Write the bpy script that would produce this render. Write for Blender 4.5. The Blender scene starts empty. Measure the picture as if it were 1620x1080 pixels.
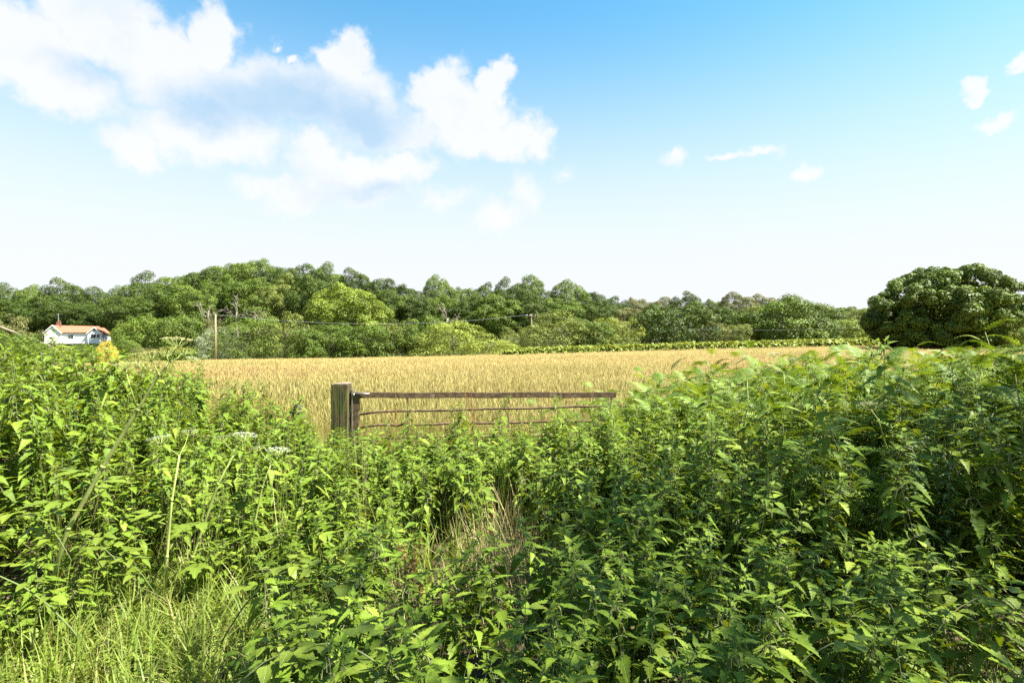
import bpy, math, random
import numpy as np
from mathutils import Matrix, Vector, Euler

S = bpy.context.scene
COL = S.collection
R = math.radians
PI = math.pi

# ------------------------------------------------------------------ camera
cam = bpy.data.objects.new('camera', bpy.data.cameras.new('camera'))
COL.objects.link(cam)
CAMZ, FPX, HOR = 1.75, 900.0, 545.0          # eye height, focal length and horizon row in photograph pixels
cam.location = (0, 0, CAMZ)
cam.rotation_euler = (R(90), 0, 0)
cam.data.lens = 20.0
cam.data.sensor_width = 36.0
cam.data.shift_y = 5 / 1620
cam.data.clip_start = 0.05
cam.data.clip_end = 6000
S.camera = cam

# ------------------------------------------------------------------ world, sun, exposure
SUN_AZ, SUN_EL = R(104), R(55)                # azimuth from +Y (view direction) towards +X
SUN_STRENGTH, SKY_STRENGTH, EXPOSURE = 5.0, 0.055, 2.2
S.view_settings.view_transform = 'Standard'
S.view_settings.look = 'None'
S.view_settings.exposure = EXPOSURE
S.view_settings.gamma = 1.0
S.cycles.max_bounces = 7
S.cycles.diffuse_bounces = 3
S.cycles.glossy_bounces = 2
S.cycles.transmission_bounces = 4
S.cycles.transparent_max_bounces = 6
S.cycles.use_denoising = False

W = bpy.data.worlds.new('World'); S.world = W; W.use_nodes = True
nt = W.node_tree; nt.nodes.clear()
def N(t, **k):
    n = nt.nodes.new(t)
    for a, b in k.items(): setattr(n, a, b)
    return n
def lk(a, b): nt.links.new(a, b)
def M_(op, a, b=None, c=None, clamp=False):
    n = N('ShaderNodeMath', operation=op); n.use_clamp = clamp
    for i, v in enumerate((a, b, c)):
        if v is None: continue
        if isinstance(v, (int, float)): n.inputs[i].default_value = v
        else: lk(v, n.inputs[i])
    return n.outputs[0]
def VM(op, a, b=None):
    n = N('ShaderNodeVectorMath', operation=op)
    for i, v in enumerate((a, b)):
        if v is None: continue
        if isinstance(v, tuple): n.inputs[i].default_value = v
        else: lk(v, n.inputs[i])
    return n
def MR(v, a, b, c=0.0, d=1.0, smooth=True):
    n = N('ShaderNodeMapRange'); n.interpolation_type = 'SMOOTHSTEP' if smooth else 'LINEAR'
    lk(v, n.inputs[0])
    for i, x in enumerate((a, b, c, d)): n.inputs[i + 1].default_value = x
    return n.outputs[0]
def MIXC(f, a, b, mode='MIX'):
    n = N('ShaderNodeMix', data_type='RGBA', blend_type=mode)
    if isinstance(f, (int, float)): n.inputs[0].default_value = f
    else: lk(f, n.inputs[0])
    for i, v in ((6, a), (7, b)):
        if isinstance(v, tuple): n.inputs[i].default_value = (*v, 1)
        else: lk(v, n.inputs[i])
    return n.outputs[2]
out = N('ShaderNodeOutputWorld'); bg = N('ShaderNodeBackground')
lk(bg.outputs[0], out.inputs[0])
bg.inputs['Strength'].default_value = SKY_STRENGTH
sky = N('ShaderNodeTexSky', sky_type='NISHITA')
sky.sun_disc = False
sky.sun_elevation = SUN_EL
sky.sun_rotation = SUN_AZ
sky.altitude = 60
sky.air_density = 1.0
sky.dust_density = 0.8
sky.ozone_density = 1.2
tc = N('ShaderNodeTexCoord')
dirv = VM('NORMALIZE', tc.outputs['Generated']).outputs[0]
sp = N('ShaderNodeSeparateXYZ'); lk(dirv, sp.inputs[0])
az = M_('ARCTAN2', sp.outputs[0], sp.outputs[1])
el = M_('ARCSINE', sp.outputs[2])
cp = N('ShaderNodeCombineXYZ'); lk(az, cp.inputs[0]); lk(el, cp.inputs[1])
P = cp.outputs[0]
def fbm(vec, scale, detail, rough=0.55, dist=0.0):
    n = N('ShaderNodeTexNoise'); n.noise_dimensions = '3D'
    lk(vec, n.inputs['Vector']); n.inputs['Scale'].default_value = scale
    n.inputs['Detail'].default_value = detail; n.inputs['Roughness'].default_value = rough
    n.inputs['Distortion'].default_value = dist
    return n
w1 = fbm(P, 9, 3); w2 = fbm(P, 26, 8, 0.64)
o1 = VM('SCALE', VM('SUBTRACT', w1.outputs['Color'], (0.5, 0.5, 0.5)).outputs[0]); o1.inputs['Scale'].default_value = 0.085
o2 = VM('SCALE', VM('SUBTRACT', w2.outputs['Color'], (0.5, 0.5, 0.5)).outputs[0]); o2.inputs['Scale'].default_value = 0.050
PW = VM('ADD', VM('ADD', P, o1.outputs[0]).outputs[0], o2.outputs[0]).outputs[0]
def blobs(vec, lst):
    acc = None
    for (px, py, rx, ry, w) in lst:
        u, v = (px - 810) / FPX, (HOR - py) / FPX
        a = math.atan(u); e = math.atan(v * math.cos(a))
        k = math.cos(a)
        d = VM('SUBTRACT', vec, (a, e, 0)).outputs[0]
        d = VM('MULTIPLY', d, (FPX / (rx * k * k), FPX / (ry * k), 0)).outputs[0]
        g = M_('MULTIPLY', M_('SUBTRACT', 1.0, VM('LENGTH', d).outputs['Value']), w)
        acc = g if acc is None else M_('SMOOTH_MAX', acc, g, 0.12)
    return acc
CL = [(40, 70, 120, 75, 1), (160, 30, 130, 65, 1), (90, 130, 120, 55, 1), (250, 90, 130, 75, 1), (338, 55, 52, 58, 1),
      (205, 222, 62, 42, .9), (330, 200, 160, 62, .9), (420, 140, 170, 62, .8), (545, 96, 58, 52, 1.2), (560, 165, 120, 66, .8),
      (705, 145, 62, 55, 1.2), (740, 185, 85, 60, 1.1), (785, 135, 36, 32, 1.1), (805, 218, 66, 36, .8), (852, 222, 26, 30, .6),
      (640, 205, 110, 36, .6), (560, 278, 120, 48, .9), (450, 302, 84, 36, .9), (640, 258, 74, 32, .8), (500, 245, 70, 40, .6),
      (790, 345, 62, 26, .5), (830, 310, 30, 50, .4), (700, 310, 70, 24, .35), (480, 186, 34, 22, .8),
      (1545, 138, 24, 15, .8), (1585, 187, 46, 19, .8), (1267, 260, 31, 15, .7), (1150, 247, 46, 11, .55), (1200, 241, 38, 11, .55),
      (1065, 254, 28, 16, .45), (1615, 113, 22, 13, .7), (425, 60, 12, 9, .5), (460, 88, 16, 10, .6), (890, 275, 30, 14, .3)]
cb = blobs(PW, CL)
wisp = fbm(P, 60, 4, 0.6)
cden = M_('ADD', cb, M_('MULTIPLY', M_('SUBTRACT', wisp.outputs['Fac'], 0.5), 0.35))
c_view = MR(cden, -0.03, 0.44)
# scattered fair-weather clouds in the rest of the sky
gen = fbm(dirv, 3.2, 7, 0.58, 0.3)
away = MR(M_('ABSOLUTE', az), 0.85, 1.25)
up = MR(el, 0.05, 0.35)
c_rest = M_('MULTIPLY', M_('MULTIPLY', MR(gen.outputs['Fac'], 0.54, 0.68), away), up)
cmask = M_('MAXIMUM', c_view, c_rest, clamp=True)
SH = [(450, 160, 190, 62, 1), (575, 185, 110, 48, 1), (330, 165, 140, 50, .8), (120, 105, 120, 40, .5), (600, 300, 120, 26, .5)]
shd = MR(blobs(PW, SH), 0.0, 0.75)
soft = fbm(P, 14, 4)
ccol = MIXC(M_('MULTIPLY', shd, MR(soft.outputs['Fac'], 0.2, 0.7, 0.75, 1.0)), (3.98, 4.02, 4.08), (1.95, 2.85, 3.75))
# sky: a paler, slightly cyan summer blue
tint = MIXC(1.0, sky.outputs[0], (0.56, 1.12, 1.14), 'MULTIPLY')
hz = MR(el, 0.10, 0.56, 1.0, 0.0)
skyc = MIXC(M_('MULTIPLY', hz, 0.97), tint, (3.80, 3.84, 3.90))
soft2 = fbm(P, 7, 5, 0.6)
ccol = MIXC(MR(soft2.outputs['Fac'], 0.48, 0.72, 0.0, 0.55), ccol, (3.0, 3.5, 3.95))
fin = MIXC(M_('MULTIPLY', cmask, 0.92), skyc, ccol)
lk(fin, bg.inputs['Color'])

sun = bpy.data.objects.new('sun', bpy.data.lights.new('sun', 'SUN'))
COL.objects.link(sun)
sun.data.energy = SUN_STRENGTH; sun.data.angle = R(0.5); sun.data.color = (1.0, 0.955, 0.87)
sd = Vector((math.sin(SUN_AZ) * math.cos(SUN_EL), math.cos(SUN_AZ) * math.cos(SUN_EL), math.sin(SUN_EL)))
sun.rotation_euler = sd.to_track_quat('Z', 'Y').to_euler()
sun.location = (30, 10, 40)

# ------------------------------------------------------------------ helpers
rng = np.random.default_rng(7)
random.seed(7)
def smooth(a, b, x):
    t = np.clip((x - a) / (b - a), 0, 1); return t * t * (3 - 2 * t)
def terrain(x, y):
    x = np.asarray(x, float); y = np.asarray(y, float)
    s = np.clip((y - 8) / 90, 0, 1)
    h = s * (-0.45 + 1.7 * np.tanh(x / 40))
    d = np.abs(x + 0.35)
    h = h + 0.42 * smooth(1.5, 4.2, d) * smooth(2.8, 4.8, y) * (1 - smooth(8, 13, y))
    h = h + 9.0 * np.exp(-((x + 78) / 62) ** 2 - ((y - 188) / 48) ** 2)
    h = h + 2.0 * smooth(105, 150, y) * smooth(-160, -40, -np.abs(x + 20)) * 0.8
    h = h + 17 * smooth(200, 420, y)
    h = h + 0.25 * np.sin(x * .05 + 1) * np.sin(y * .06) * s
    return h
def th(x, y): return float(terrain(x, y))
def wx(px, Y): return (px - 810) / FPX * Y
def wz(py, Y): return CAMZ + (HOR - py) / FPX * Y

def link(o): COL.objects.link(o); return o
def mesh(name, V, F, mat=None, smooth_=False, uv=None, rnd=None):
    m = bpy.data.meshes.new(name)
    m.from_pydata([tuple(map(float, v)) for v in V], [], [tuple(map(int, f)) for f in F])
    if mat is not None:
        for k in (mat if isinstance(mat, (list, tuple)) else [mat]): m.materials.append(k)
    if smooth_: m.polygons.foreach_set('use_smooth', np.ones(len(m.polygons), bool))
    if uv is not None:
        l = m.uv_layers.new(name='UVMap')
        vi = np.empty(len(m.loops), np.int32); m.loops.foreach_get('vertex_index', vi)
        l.data.foreach_set('uv', np.asarray(uv, np.float32)[vi].ravel())
    if rnd is not None:
        a = m.attributes.new('rnd', 'FLOAT', 'POINT'); a.data.foreach_set('value', np.asarray(rnd, np.float32))
    m.update()
    return m
def fastmesh(name, V, F, mat=None, smooth_=False, rnd=None, uv=None, matidx=None):
    """V (n,3), F (m,k) arrays of one polygon size"""
    V = np.asarray(V, np.float32); F = np.asarray(F, np.int32)
    m = bpy.data.meshes.new(name)
    m.vertices.add(len(V)); m.vertices.foreach_set('co', V.ravel())
    k = F.shape[1]
    m.loops.add(F.size); m.loops.foreach_set('vertex_index', F.ravel())
    m.polygons.add(len(F)); m.polygons.foreach_set('loop_start', np.arange(0, F.size, k, dtype=np.int32))
    if mat is not None:
        for q in (mat if isinstance(mat, (list, tuple)) else [mat]): m.materials.append(q)
    if matidx is not None: m.polygons.foreach_set('material_index', np.asarray(matidx, np.int32))
    if smooth_: m.polygons.foreach_set('use_smooth', np.ones(len(F), bool))
    if uv is not None:
        l = m.uv_layers.new(name='UVMap'); l.data.foreach_set('uv', np.asarray(uv, np.float32)[F.ravel()].ravel())
    if rnd is not None:
        a = m.attributes.new('rnd', 'FLOAT', 'POINT'); a.data.foreach_set('value', np.asarray(rnd, np.float32))
    m.update(calc_edges=True)
    return m
def ob(name, data, parent=None, mat4=None, kind=None):
    o = bpy.data.objects.new(name, data); link(o)
    if parent is not None: o.parent = parent
    if mat4 is not None: o.matrix_local = mat4
    if kind: o['kind'] = kind
    return o
def thing(name, label, cat, loc=(0, 0, 0), rotz=0.0, scale=(1, 1, 1), group=None, data=None):
    o = bpy.data.objects.new(name, data); link(o)
    o.location = loc; o.rotation_euler = (0, 0, rotz); o.scale = scale
    o['label'] = label; o['category'] = cat
    if group: o['group'] = group
    if data is None: o.empty_display_size = 0.1
    return o

class MB:
    """collects vertices, faces and uv"""
    def __init__(s): s.V = []; s.F = []; s.n = 0; s.r = []; s.uv = []
    def add(s, V, F, rnd=0.0, uv=None):
        V = np.asarray(V, float); s.V.append(V); s.r.append(np.full(len(V), rnd))
        s.uv.append(np.zeros((len(V), 2)) if uv is None else np.asarray(uv, float))
        s.F += [tuple(int(i) + s.n for i in f) for f in F]; s.n += len(V)
    def tube(s, pts, rad, n=6, cap=True, rnd=0.0):
        pts = [Vector(p) for p in pts]; V = []; F = []
        if not hasattr(rad, '__len__'): rad = [rad] * len(pts)
        prev = None
        for i, p in enumerate(pts):
            t = (pts[min(i + 1, len(pts) - 1)] - pts[max(i - 1, 0)])
            t = t.normalized() if t.length > 1e-9 else Vector((0, 0, 1))
            if prev is None:
                a = t.cross(Vector((0, 0, 1)))
                if a.length < .2: a = t.cross(Vector((1, 0, 0)))
            else: a = prev - t * prev.dot(t)
            a.normalize(); prev = a; b = t.cross(a)
            for k in range(n):
                th_ = 2 * PI * k / n
                V.append(p + (a * math.cos(th_) + b * math.sin(th_)) * rad[i])
        for i in range(len(pts) - 1):
            for k in range(n):
                k2 = (k + 1) % n
                F.append((i * n + k, i * n + k2, (i + 1) * n + k2, (i + 1) * n + k))
        if cap:
            F.append(tuple(range(n))[::-1]); F.append(tuple((len(pts) - 1) * n + k for k in range(n)))
        s.add([tuple(v) for v in V], F, rnd)
    def box(s, c, d, rot=None, rnd=0.0):
        x, y, z = d[0] / 2, d[1] / 2, d[2] / 2
        V = [Vector(v) for v in ((-x, -y, -z), (x, -y, -z), (x, y, -z), (-x, y, -z), (-x, -y, z), (x, -y, z), (x, y, z), (-x, y, z))]
        if rot is not None: V = [rot @ v for v in V]
        s.add([tuple(v + Vector(c)) for v in V], [(3, 2, 1, 0), (4, 5, 6, 7), (0, 1, 5, 4), (1, 2, 6, 5), (2, 3, 7, 6), (3, 0, 4, 7)], rnd)
    def mesh(s, name, mat, smooth_=False, uv=False):
        V = np.concatenate(s.V); r = np.concatenate(s.r)
        return mesh(name, V, s.F, mat, smooth_, uv=np.concatenate(s.uv) if uv else None, rnd=r)

# ------------------------------------------------------------------ materials
def newmat(name):
    m = bpy.data.materials.new(name); m.use_nodes = True
    global nt
    nt = m.node_tree; nt.nodes.clear()
    return m
def leafmat(name, ca, cb_, trans=0.38, rough=0.5, spec=0.25, tcol=None, noise=0.0, nscale=1.0, veins=False, cc=None, brown=0.0):
    m = newmat(name)
    out = N('ShaderNodeOutputMaterial')
    oi = N('ShaderNodeObjectInfo'); at = N('ShaderNodeAttribute', attribute_name='rnd')
    r = M_('FRACT', M_('ADD', oi.outputs['Random'], at.outputs['Fac']))
    col = MIXC(r, ca, cb_)
    if cc is not None:
        r2 = M_('FRACT', M_('MULTIPLY', r, 7.31)); col = MIXC(MR(r2, 0.72, 1.0), col, cc)
    if noise:
        tcn = N('ShaderNodeTexCoord'); nz = N('ShaderNodeTexNoise')
        lk(tcn.outputs['Object'], nz.inputs['Vector']); nz.inputs['Scale'].default_value = nscale; nz.inputs['Detail'].default_value = 3
        f = MR(nz.outputs['Fac'], 0.3, 0.7, 1 - noise, 1 + noise)
        col2 = N('ShaderNodeVectorMath', operation='SCALE'); lk(col, col2.inputs[0]); lk(f, col2.inputs['Scale']); col = col2.outputs[0]
    bump = None
    if veins:
        uvn = N('ShaderNodeUVMap'); s3 = N('ShaderNodeSeparateXYZ'); lk(uvn.outputs[0], s3.inputs[0])
        au = M_('ABSOLUTE', s3.outputs[0])
        ph = M_('SUBTRACT', s3.outputs[1], M_('MULTIPLY', au, 0.85))
        wv = M_('ABSOLUTE', M_('SINE', M_('MULTIPLY', ph, PI * 8)))
        vein = MR(wv, 0.0, 0.33, 1.0, 0.0)
        mid = MR(au, 0.0, 0.03, 1.0, 0.0)
        vv = M_('MAXIMUM', M_('MULTIPLY', vein, 0.55), mid)
        col = MIXC(M_('MULTIPLY', vv, 0.38), col, tuple(min(1, c * 1.5 + .02) for c in cb_))
        bn = N('ShaderNodeBump'); bn.inputs['Strength'].default_value = 0.55; bn.inputs['Distance'].default_value = 0.002
        lk(M_('SUBTRACT', 1.0, vv), bn.inputs['Height']); bump = bn.outputs[0]
    p = N('ShaderNodeBsdfPrincipled'); lk(col, p.inputs['Base Color'])
    p.inputs['Roughness'].default_value = rough; p.inputs['Specular IOR Level'].default_value = spec
    tr = N('ShaderNodeBsdfTranslucent')
    tmul = tcol or (1.35, 1.12, 0.42)
    lk(MIXC(1.0, col, tmul, 'MULTIPLY'), tr.inputs['Color'])
    if bump is not None: lk(bump, p.inputs['Normal'])
    mx = N('ShaderNodeMixShader'); mx.inputs[0].default_value = trans
    lk(p.outputs[0], mx.inputs[1]); lk(tr.outputs[0], mx.inputs[2]); lk(mx.outputs[0], out.inputs[0])
    return m
def plain(name, ca, cb_, rough=0.8, nscale=8.0, stretch=(1, 1, 1), metal=0.0, bump=0.3, detail=6, lo=0.35, hi=0.65, spec=0.3, cc=None, ccscale=3.0, cclo=.55, cchi=.7):
    m = newmat(name)
    out = N('ShaderNodeOutputMaterial'); p = N('ShaderNodeBsdfPrincipled'); lk(p.outputs[0], out.inputs[0])
    tcn = N('ShaderNodeTexCoord'); mp = N('ShaderNodeMapping'); lk(tcn.outputs['Object'], mp.inputs['Vector']); mp.inputs['Scale'].default_value = stretch
    nz = N('ShaderNodeTexNoise'); lk(mp.outputs[0], nz.inputs['Vector']); nz.inputs['Scale'].default_value = nscale; nz.inputs['Detail'].default_value = detail
    col = MIXC(MR(nz.outputs['Fac'], lo, hi), ca, cb_)
    if cc is not None:
        n2 = N('ShaderNodeTexNoise'); lk(tcn.outputs['Object'], n2.inputs['Vector']); n2.inputs['Scale'].default_value = ccscale; n2.inputs['Detail'].default_value = 5
        col = MIXC(MR(n2.outputs['Fac'], cclo, cchi), col, cc)
    lk(col, p.inputs['Base Color'])
    p.inputs['Roughness'].default_value = rough; p.inputs['Metallic'].default_value = metal; p.inputs['Specular IOR Level'].default_value = spec
    if bump:
        b = N('ShaderNodeBump'); b.inputs['Strength'].default_value = bump; b.inputs['Distance'].default_value = 0.01
        lk(nz.outputs['Fac'], b.inputs['Height']); lk(b.outputs[0], p.inputs['Normal'])
    return m

MAT = {}
MAT['nettle'] = leafmat('nettle leaf', (0.079, 0.133, 0.010), (0.142, 0.212, 0.018), trans=0.30, rough=0.5, spec=0.18, veins=True, cc=(0.20, 0.255, 0.03))
MAT['nettle_stem'] = leafmat('nettle stem', (0.10, 0.15, 0.04), (0.15, 0.16, 0.06), trans=0.1, rough=0.6)
MAT['tassel'] = leafmat('nettle flower', (0.17, 0.20, 0.07), (0.22, 0.22, 0.10), trans=0.2, rough=0.8)
MAT['bracken'] = leafmat('bracken frond', (0.084, 0.148, 0.012), (0.148, 0.222, 0.020), trans=0.34, rough=0.5, spec=0.25, cc=(0.20, 0.26, 0.04))
MAT['stipe'] = leafmat('bracken stipe', (0.14, 0.17, 0.05), (0.20, 0.17, 0.07), trans=0.05, rough=0.6)
MAT['bramble'] = leafmat('bramble leaf', (0.105, 0.155, 0.014), (0.18, 0.235, 0.024), trans=0.4, rough=0.4, spec=0.35, veins=True)
MAT['grass'] = leafmat('verge grass', (0.115, 0.175, 0.022), (0.21, 0.27, 0.045), trans=0.38, rough=0.5, cc=(0.30, 0.27, 0.11))
MAT['cleavers'] = leafmat('cleavers', (0.135, 0.19, 0.022), (0.21, 0.27, 0.04), trans=0.35, rough=0.6)
MAT['straw'] = leafmat('dry straw', (0.42, 0.33, 0.15), (0.55, 0.45, 0.24), trans=0.2, rough=0.8)
MAT['litter'] = leafmat('dry leaf litter', (0.085, 0.052, 0.026), (0.18, 0.125, 0.065), trans=0.15, rough=0.9)
MAT['hog_stem'] = leafmat('hogweed stem', (0.30, 0.36, 0.09), (0.36, 0.41, 0.13), trans=0.25, rough=0.5, noise=.2, nscale=12)
MAT['hog_leaf'] = leafmat('hogweed leaf', (0.13, 0.19, 0.02), (0.17, 0.23, 0.03), trans=0.4, rough=0.5, veins=True)
MAT['umbel'] = leafmat('white floret', (0.46, 0.47, 0.38), (0.56, 0.57, 0.48), trans=0.3, rough=0.8, tcol=(1, 1, .95))
MAT['umbel_seed'] = leafmat('green seed head', (0.48, 0.50, 0.28), (0.58, 0.59, 0.40), trans=0.3, rough=0.8)
MAT['dock'] = leafmat('dock seed', (0.20, 0.105, 0.038), (0.29, 0.17, 0.070), trans=0.3, rough=0.8)
MAT['thistle'] = leafmat('thistle leaf', (0.075, 0.125, 0.035), (0.10, 0.16, 0.05), trans=0.25, rough=0.6)
MAT['twig'] = plain('bare pale wood', (0.17, 0.14, 0.10), (0.26, 0.22, 0.17), nscale=20, stretch=(1, 1, .2))
MAT['bark'] = plain('bark', (0.07, 0.055, 0.04), (0.13, 0.105, 0.075), nscale=14, stretch=(1, 1, .2), bump=.8)

def treemat(name, a, b, c=None, trans=.16):
    return leafmat(name, a, b, trans=trans, rough=0.55, spec=0.2, noise=0.28, nscale=0.35, cc=c)
TM = {
 'dark':  treemat('dark oak leaf', (0.03494, 0.05856, 0.006811), (0.06531, 0.09769, 0.01127)),
 'mid':   treemat('mid green leaf', (0.06036, 0.09626, 0.01047), (0.09727, 0.1424, 0.0166)),
 'light': treemat('light green leaf', (0.1173, 0.1602, 0.01721), (0.1706, 0.2192, 0.02581)),
 'olive': treemat('olive willow leaf', (0.112, 0.1392, 0.02295), (0.1599, 0.1855, 0.03825)),
 'yellow': treemat('yellow green leaf', (0.165, 0.2035, 0.0286), (0.2365, 0.275, 0.044)),
 'gold':  treemat('golden yellow leaf', (0.36, 0.30, 0.035), (0.50, 0.41, 0.06)),
 'brown': treemat('brownish leaf', (0.105, 0.110, 0.032), (0.145, 0.145, 0.048)),
 'grey':  treemat('silver leaf', (0.16, 0.19, 0.10), (0.22, 0.26, 0.15)),
}

# ------------------------------------------------------------------ ground
def spaced(a, b, n, p):
    t = np.linspace(-1, 1, n); return np.sign(t) * np.abs(t) ** p * (b if b else 1)
gx = np.sign(np.linspace(-1, 1, 161)) * np.abs(np.linspace(-1, 1, 161)) ** 2.6 * 1600
gy = np.concatenate([np.linspace(-60, -2, 12), np.linspace(-1, 14, 46), 14 + (np.linspace(0.02, 1, 90)) ** 2.2 * 2400])
GX, GY = np.meshgrid(gx, gy)
GZ = terrain(GX, GY) + 0.02 * np.sin(GX * 5.1) * np.sin(GY * 4.3) * (np.abs(GY) < 12)
nxg, nyg = len(gx), len(gy)
idx = np.arange(nxg * nyg).reshape(nyg, nxg)
Fg = np.stack([idx[:-1, :-1].ravel(), idx[:-1, 1:].ravel(), idx[1:, 1:].ravel(), idx[1:, :-1].ravel()], 1)
gm = newmat('ground soil and stubble')
out = N('ShaderNodeOutputMaterial'); p = N('ShaderNodeBsdfPrincipled'); lk(p.outputs[0], out.inputs[0])
geo = N('ShaderNodeNewGeometry'); sg = N('ShaderNodeSeparateXYZ'); lk(geo.outputs['Position'], sg.inputs[0])
n1 = N('ShaderNodeTexNoise'); lk(geo.outputs['Position'], n1.inputs['Vector']); n1.inputs['Scale'].default_value = 18; n1.inputs['Detail'].default_value = 8
n2 = N('ShaderNodeTexNoise'); lk(geo.outputs['Position'], n2.inputs['Vector']); n2.inputs['Scale'].default_value = 0.12; n2.inputs['Detail'].default_value = 4
soil = MIXC(n1.outputs['Fac'], (0.035, 0.026, 0.016), (0.10, 0.078, 0.045))
straw = MIXC(MR(n2.outputs['Fac'], .4, .62), (0.26, 0.20, 0.08), (0.24, 0.20, 0.08))
straw = MIXC(MR(n1.outputs['Fac'], .35, .65), (0.25, 0.205, 0.08), straw)
wood_fl = MIXC(n1.outputs['Fac'], (0.04, 0.055, 0.018), (0.07, 0.08, 0.03))
infield = MR(sg.outputs[1], 7.5, 9.5); beyond = MR(sg.outputs[1], 101, 108)
c = MIXC(infield, soil, straw); c = MIXC(beyond, c, wood_fl)
lk(c, p.inputs['Base Color']); p.inputs['Roughness'].default_value = 0.95; p.inputs['Specular IOR Level'].default_value = 0.1
bmp = N('ShaderNodeBump'); lk(n1.outputs['Fac'], bmp.inputs['Height']); bmp.inputs['Strength'].default_value = .8; bmp.inputs['Distance'].default_value = .04; lk(bmp.outputs[0], p.inputs['Normal'])
g = ob('ground', fastmesh('ground', np.stack([GX.ravel(), GY.ravel(), GZ.ravel()], 1), Fg, gm, True), kind='structure')

# ------------------------------------------------------------------ instancing for uncountable stuff
PROTO = bpy.data.collections.new('plant_sources')
def proto_coll(name, meshes):
    cl = bpy.data.collections.new(name)
    for i, m in enumerate(meshes):
        o = bpy.data.objects.new('%s_%02d' % (name, i), m); cl.objects.link(o)
    return cl
def scatter(name, label, cat, cl, pos, rot, scl, idx_):
    m = bpy.data.meshes.new(name); n = len(pos)
    m.vertices.add(n); m.vertices.foreach_set('co', np.asarray(pos, np.float32).ravel())
    a = m.attributes.new('rot', 'FLOAT_VECTOR', 'POINT'); a.data.foreach_set('vector', np.asarray(rot, np.float32).ravel())
    a = m.attributes.new('scl', 'FLOAT_VECTOR', 'POINT'); a.data.foreach_set('vector', np.asarray(scl, np.float32).ravel())
    a = m.attributes.new('idx', 'INT', 'POINT'); a.data.foreach_set('value', np.asarray(idx_, np.int32))
    o = ob(name, m, kind='stuff'); o['label'] = label; o['category'] = cat
    ng = bpy.data.node_groups.new(name, 'GeometryNodeTree')
    ng.interface.new_socket('Geometry', in_out='INPUT', socket_type='NodeSocketGeometry')
    ng.interface.new_socket('Geometry', in_out='OUTPUT', socket_type='NodeSocketGeometry')
    gi = ng.nodes.new('NodeGroupInput'); go = ng.nodes.new('NodeGroupOutput')
    ci = ng.nodes.new('GeometryNodeCollectionInfo'); ci.inputs[0].default_value = cl
    ci.inputs['Separate Children'].default_value = True; ci.inputs['Reset Children'].default_value = True
    iop = ng.nodes.new('GeometryNodeInstanceOnPoints')
    iop.inputs['Pick Instance'].default_value = True
    def attr(nm, t):
        k = ng.nodes.new('GeometryNodeInputNamedAttribute'); k.data_type = t; k.inputs[0].default_value = nm; return k.outputs[0]
    L = ng.links.new
    L(gi.outputs[0], iop.inputs['Points']); L(ci.outputs[0], iop.inputs['Instance'])
    L(attr('idx', 'INT'), iop.inputs['Instance Index'])
    er = ng.nodes.new('FunctionNodeEulerToRotation'); L(attr('rot', 'FLOAT_VECTOR'), er.inputs[0]); L(er.outputs[0], iop.inputs['Rotation'])
    L(attr('scl', 'FLOAT_VECTOR'), iop.inputs['Scale']); L(iop.outputs[0], go.inputs[0])
    md = o.modifiers.new('scatter', 'NODES'); md.node_group = ng
    return o

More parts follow.
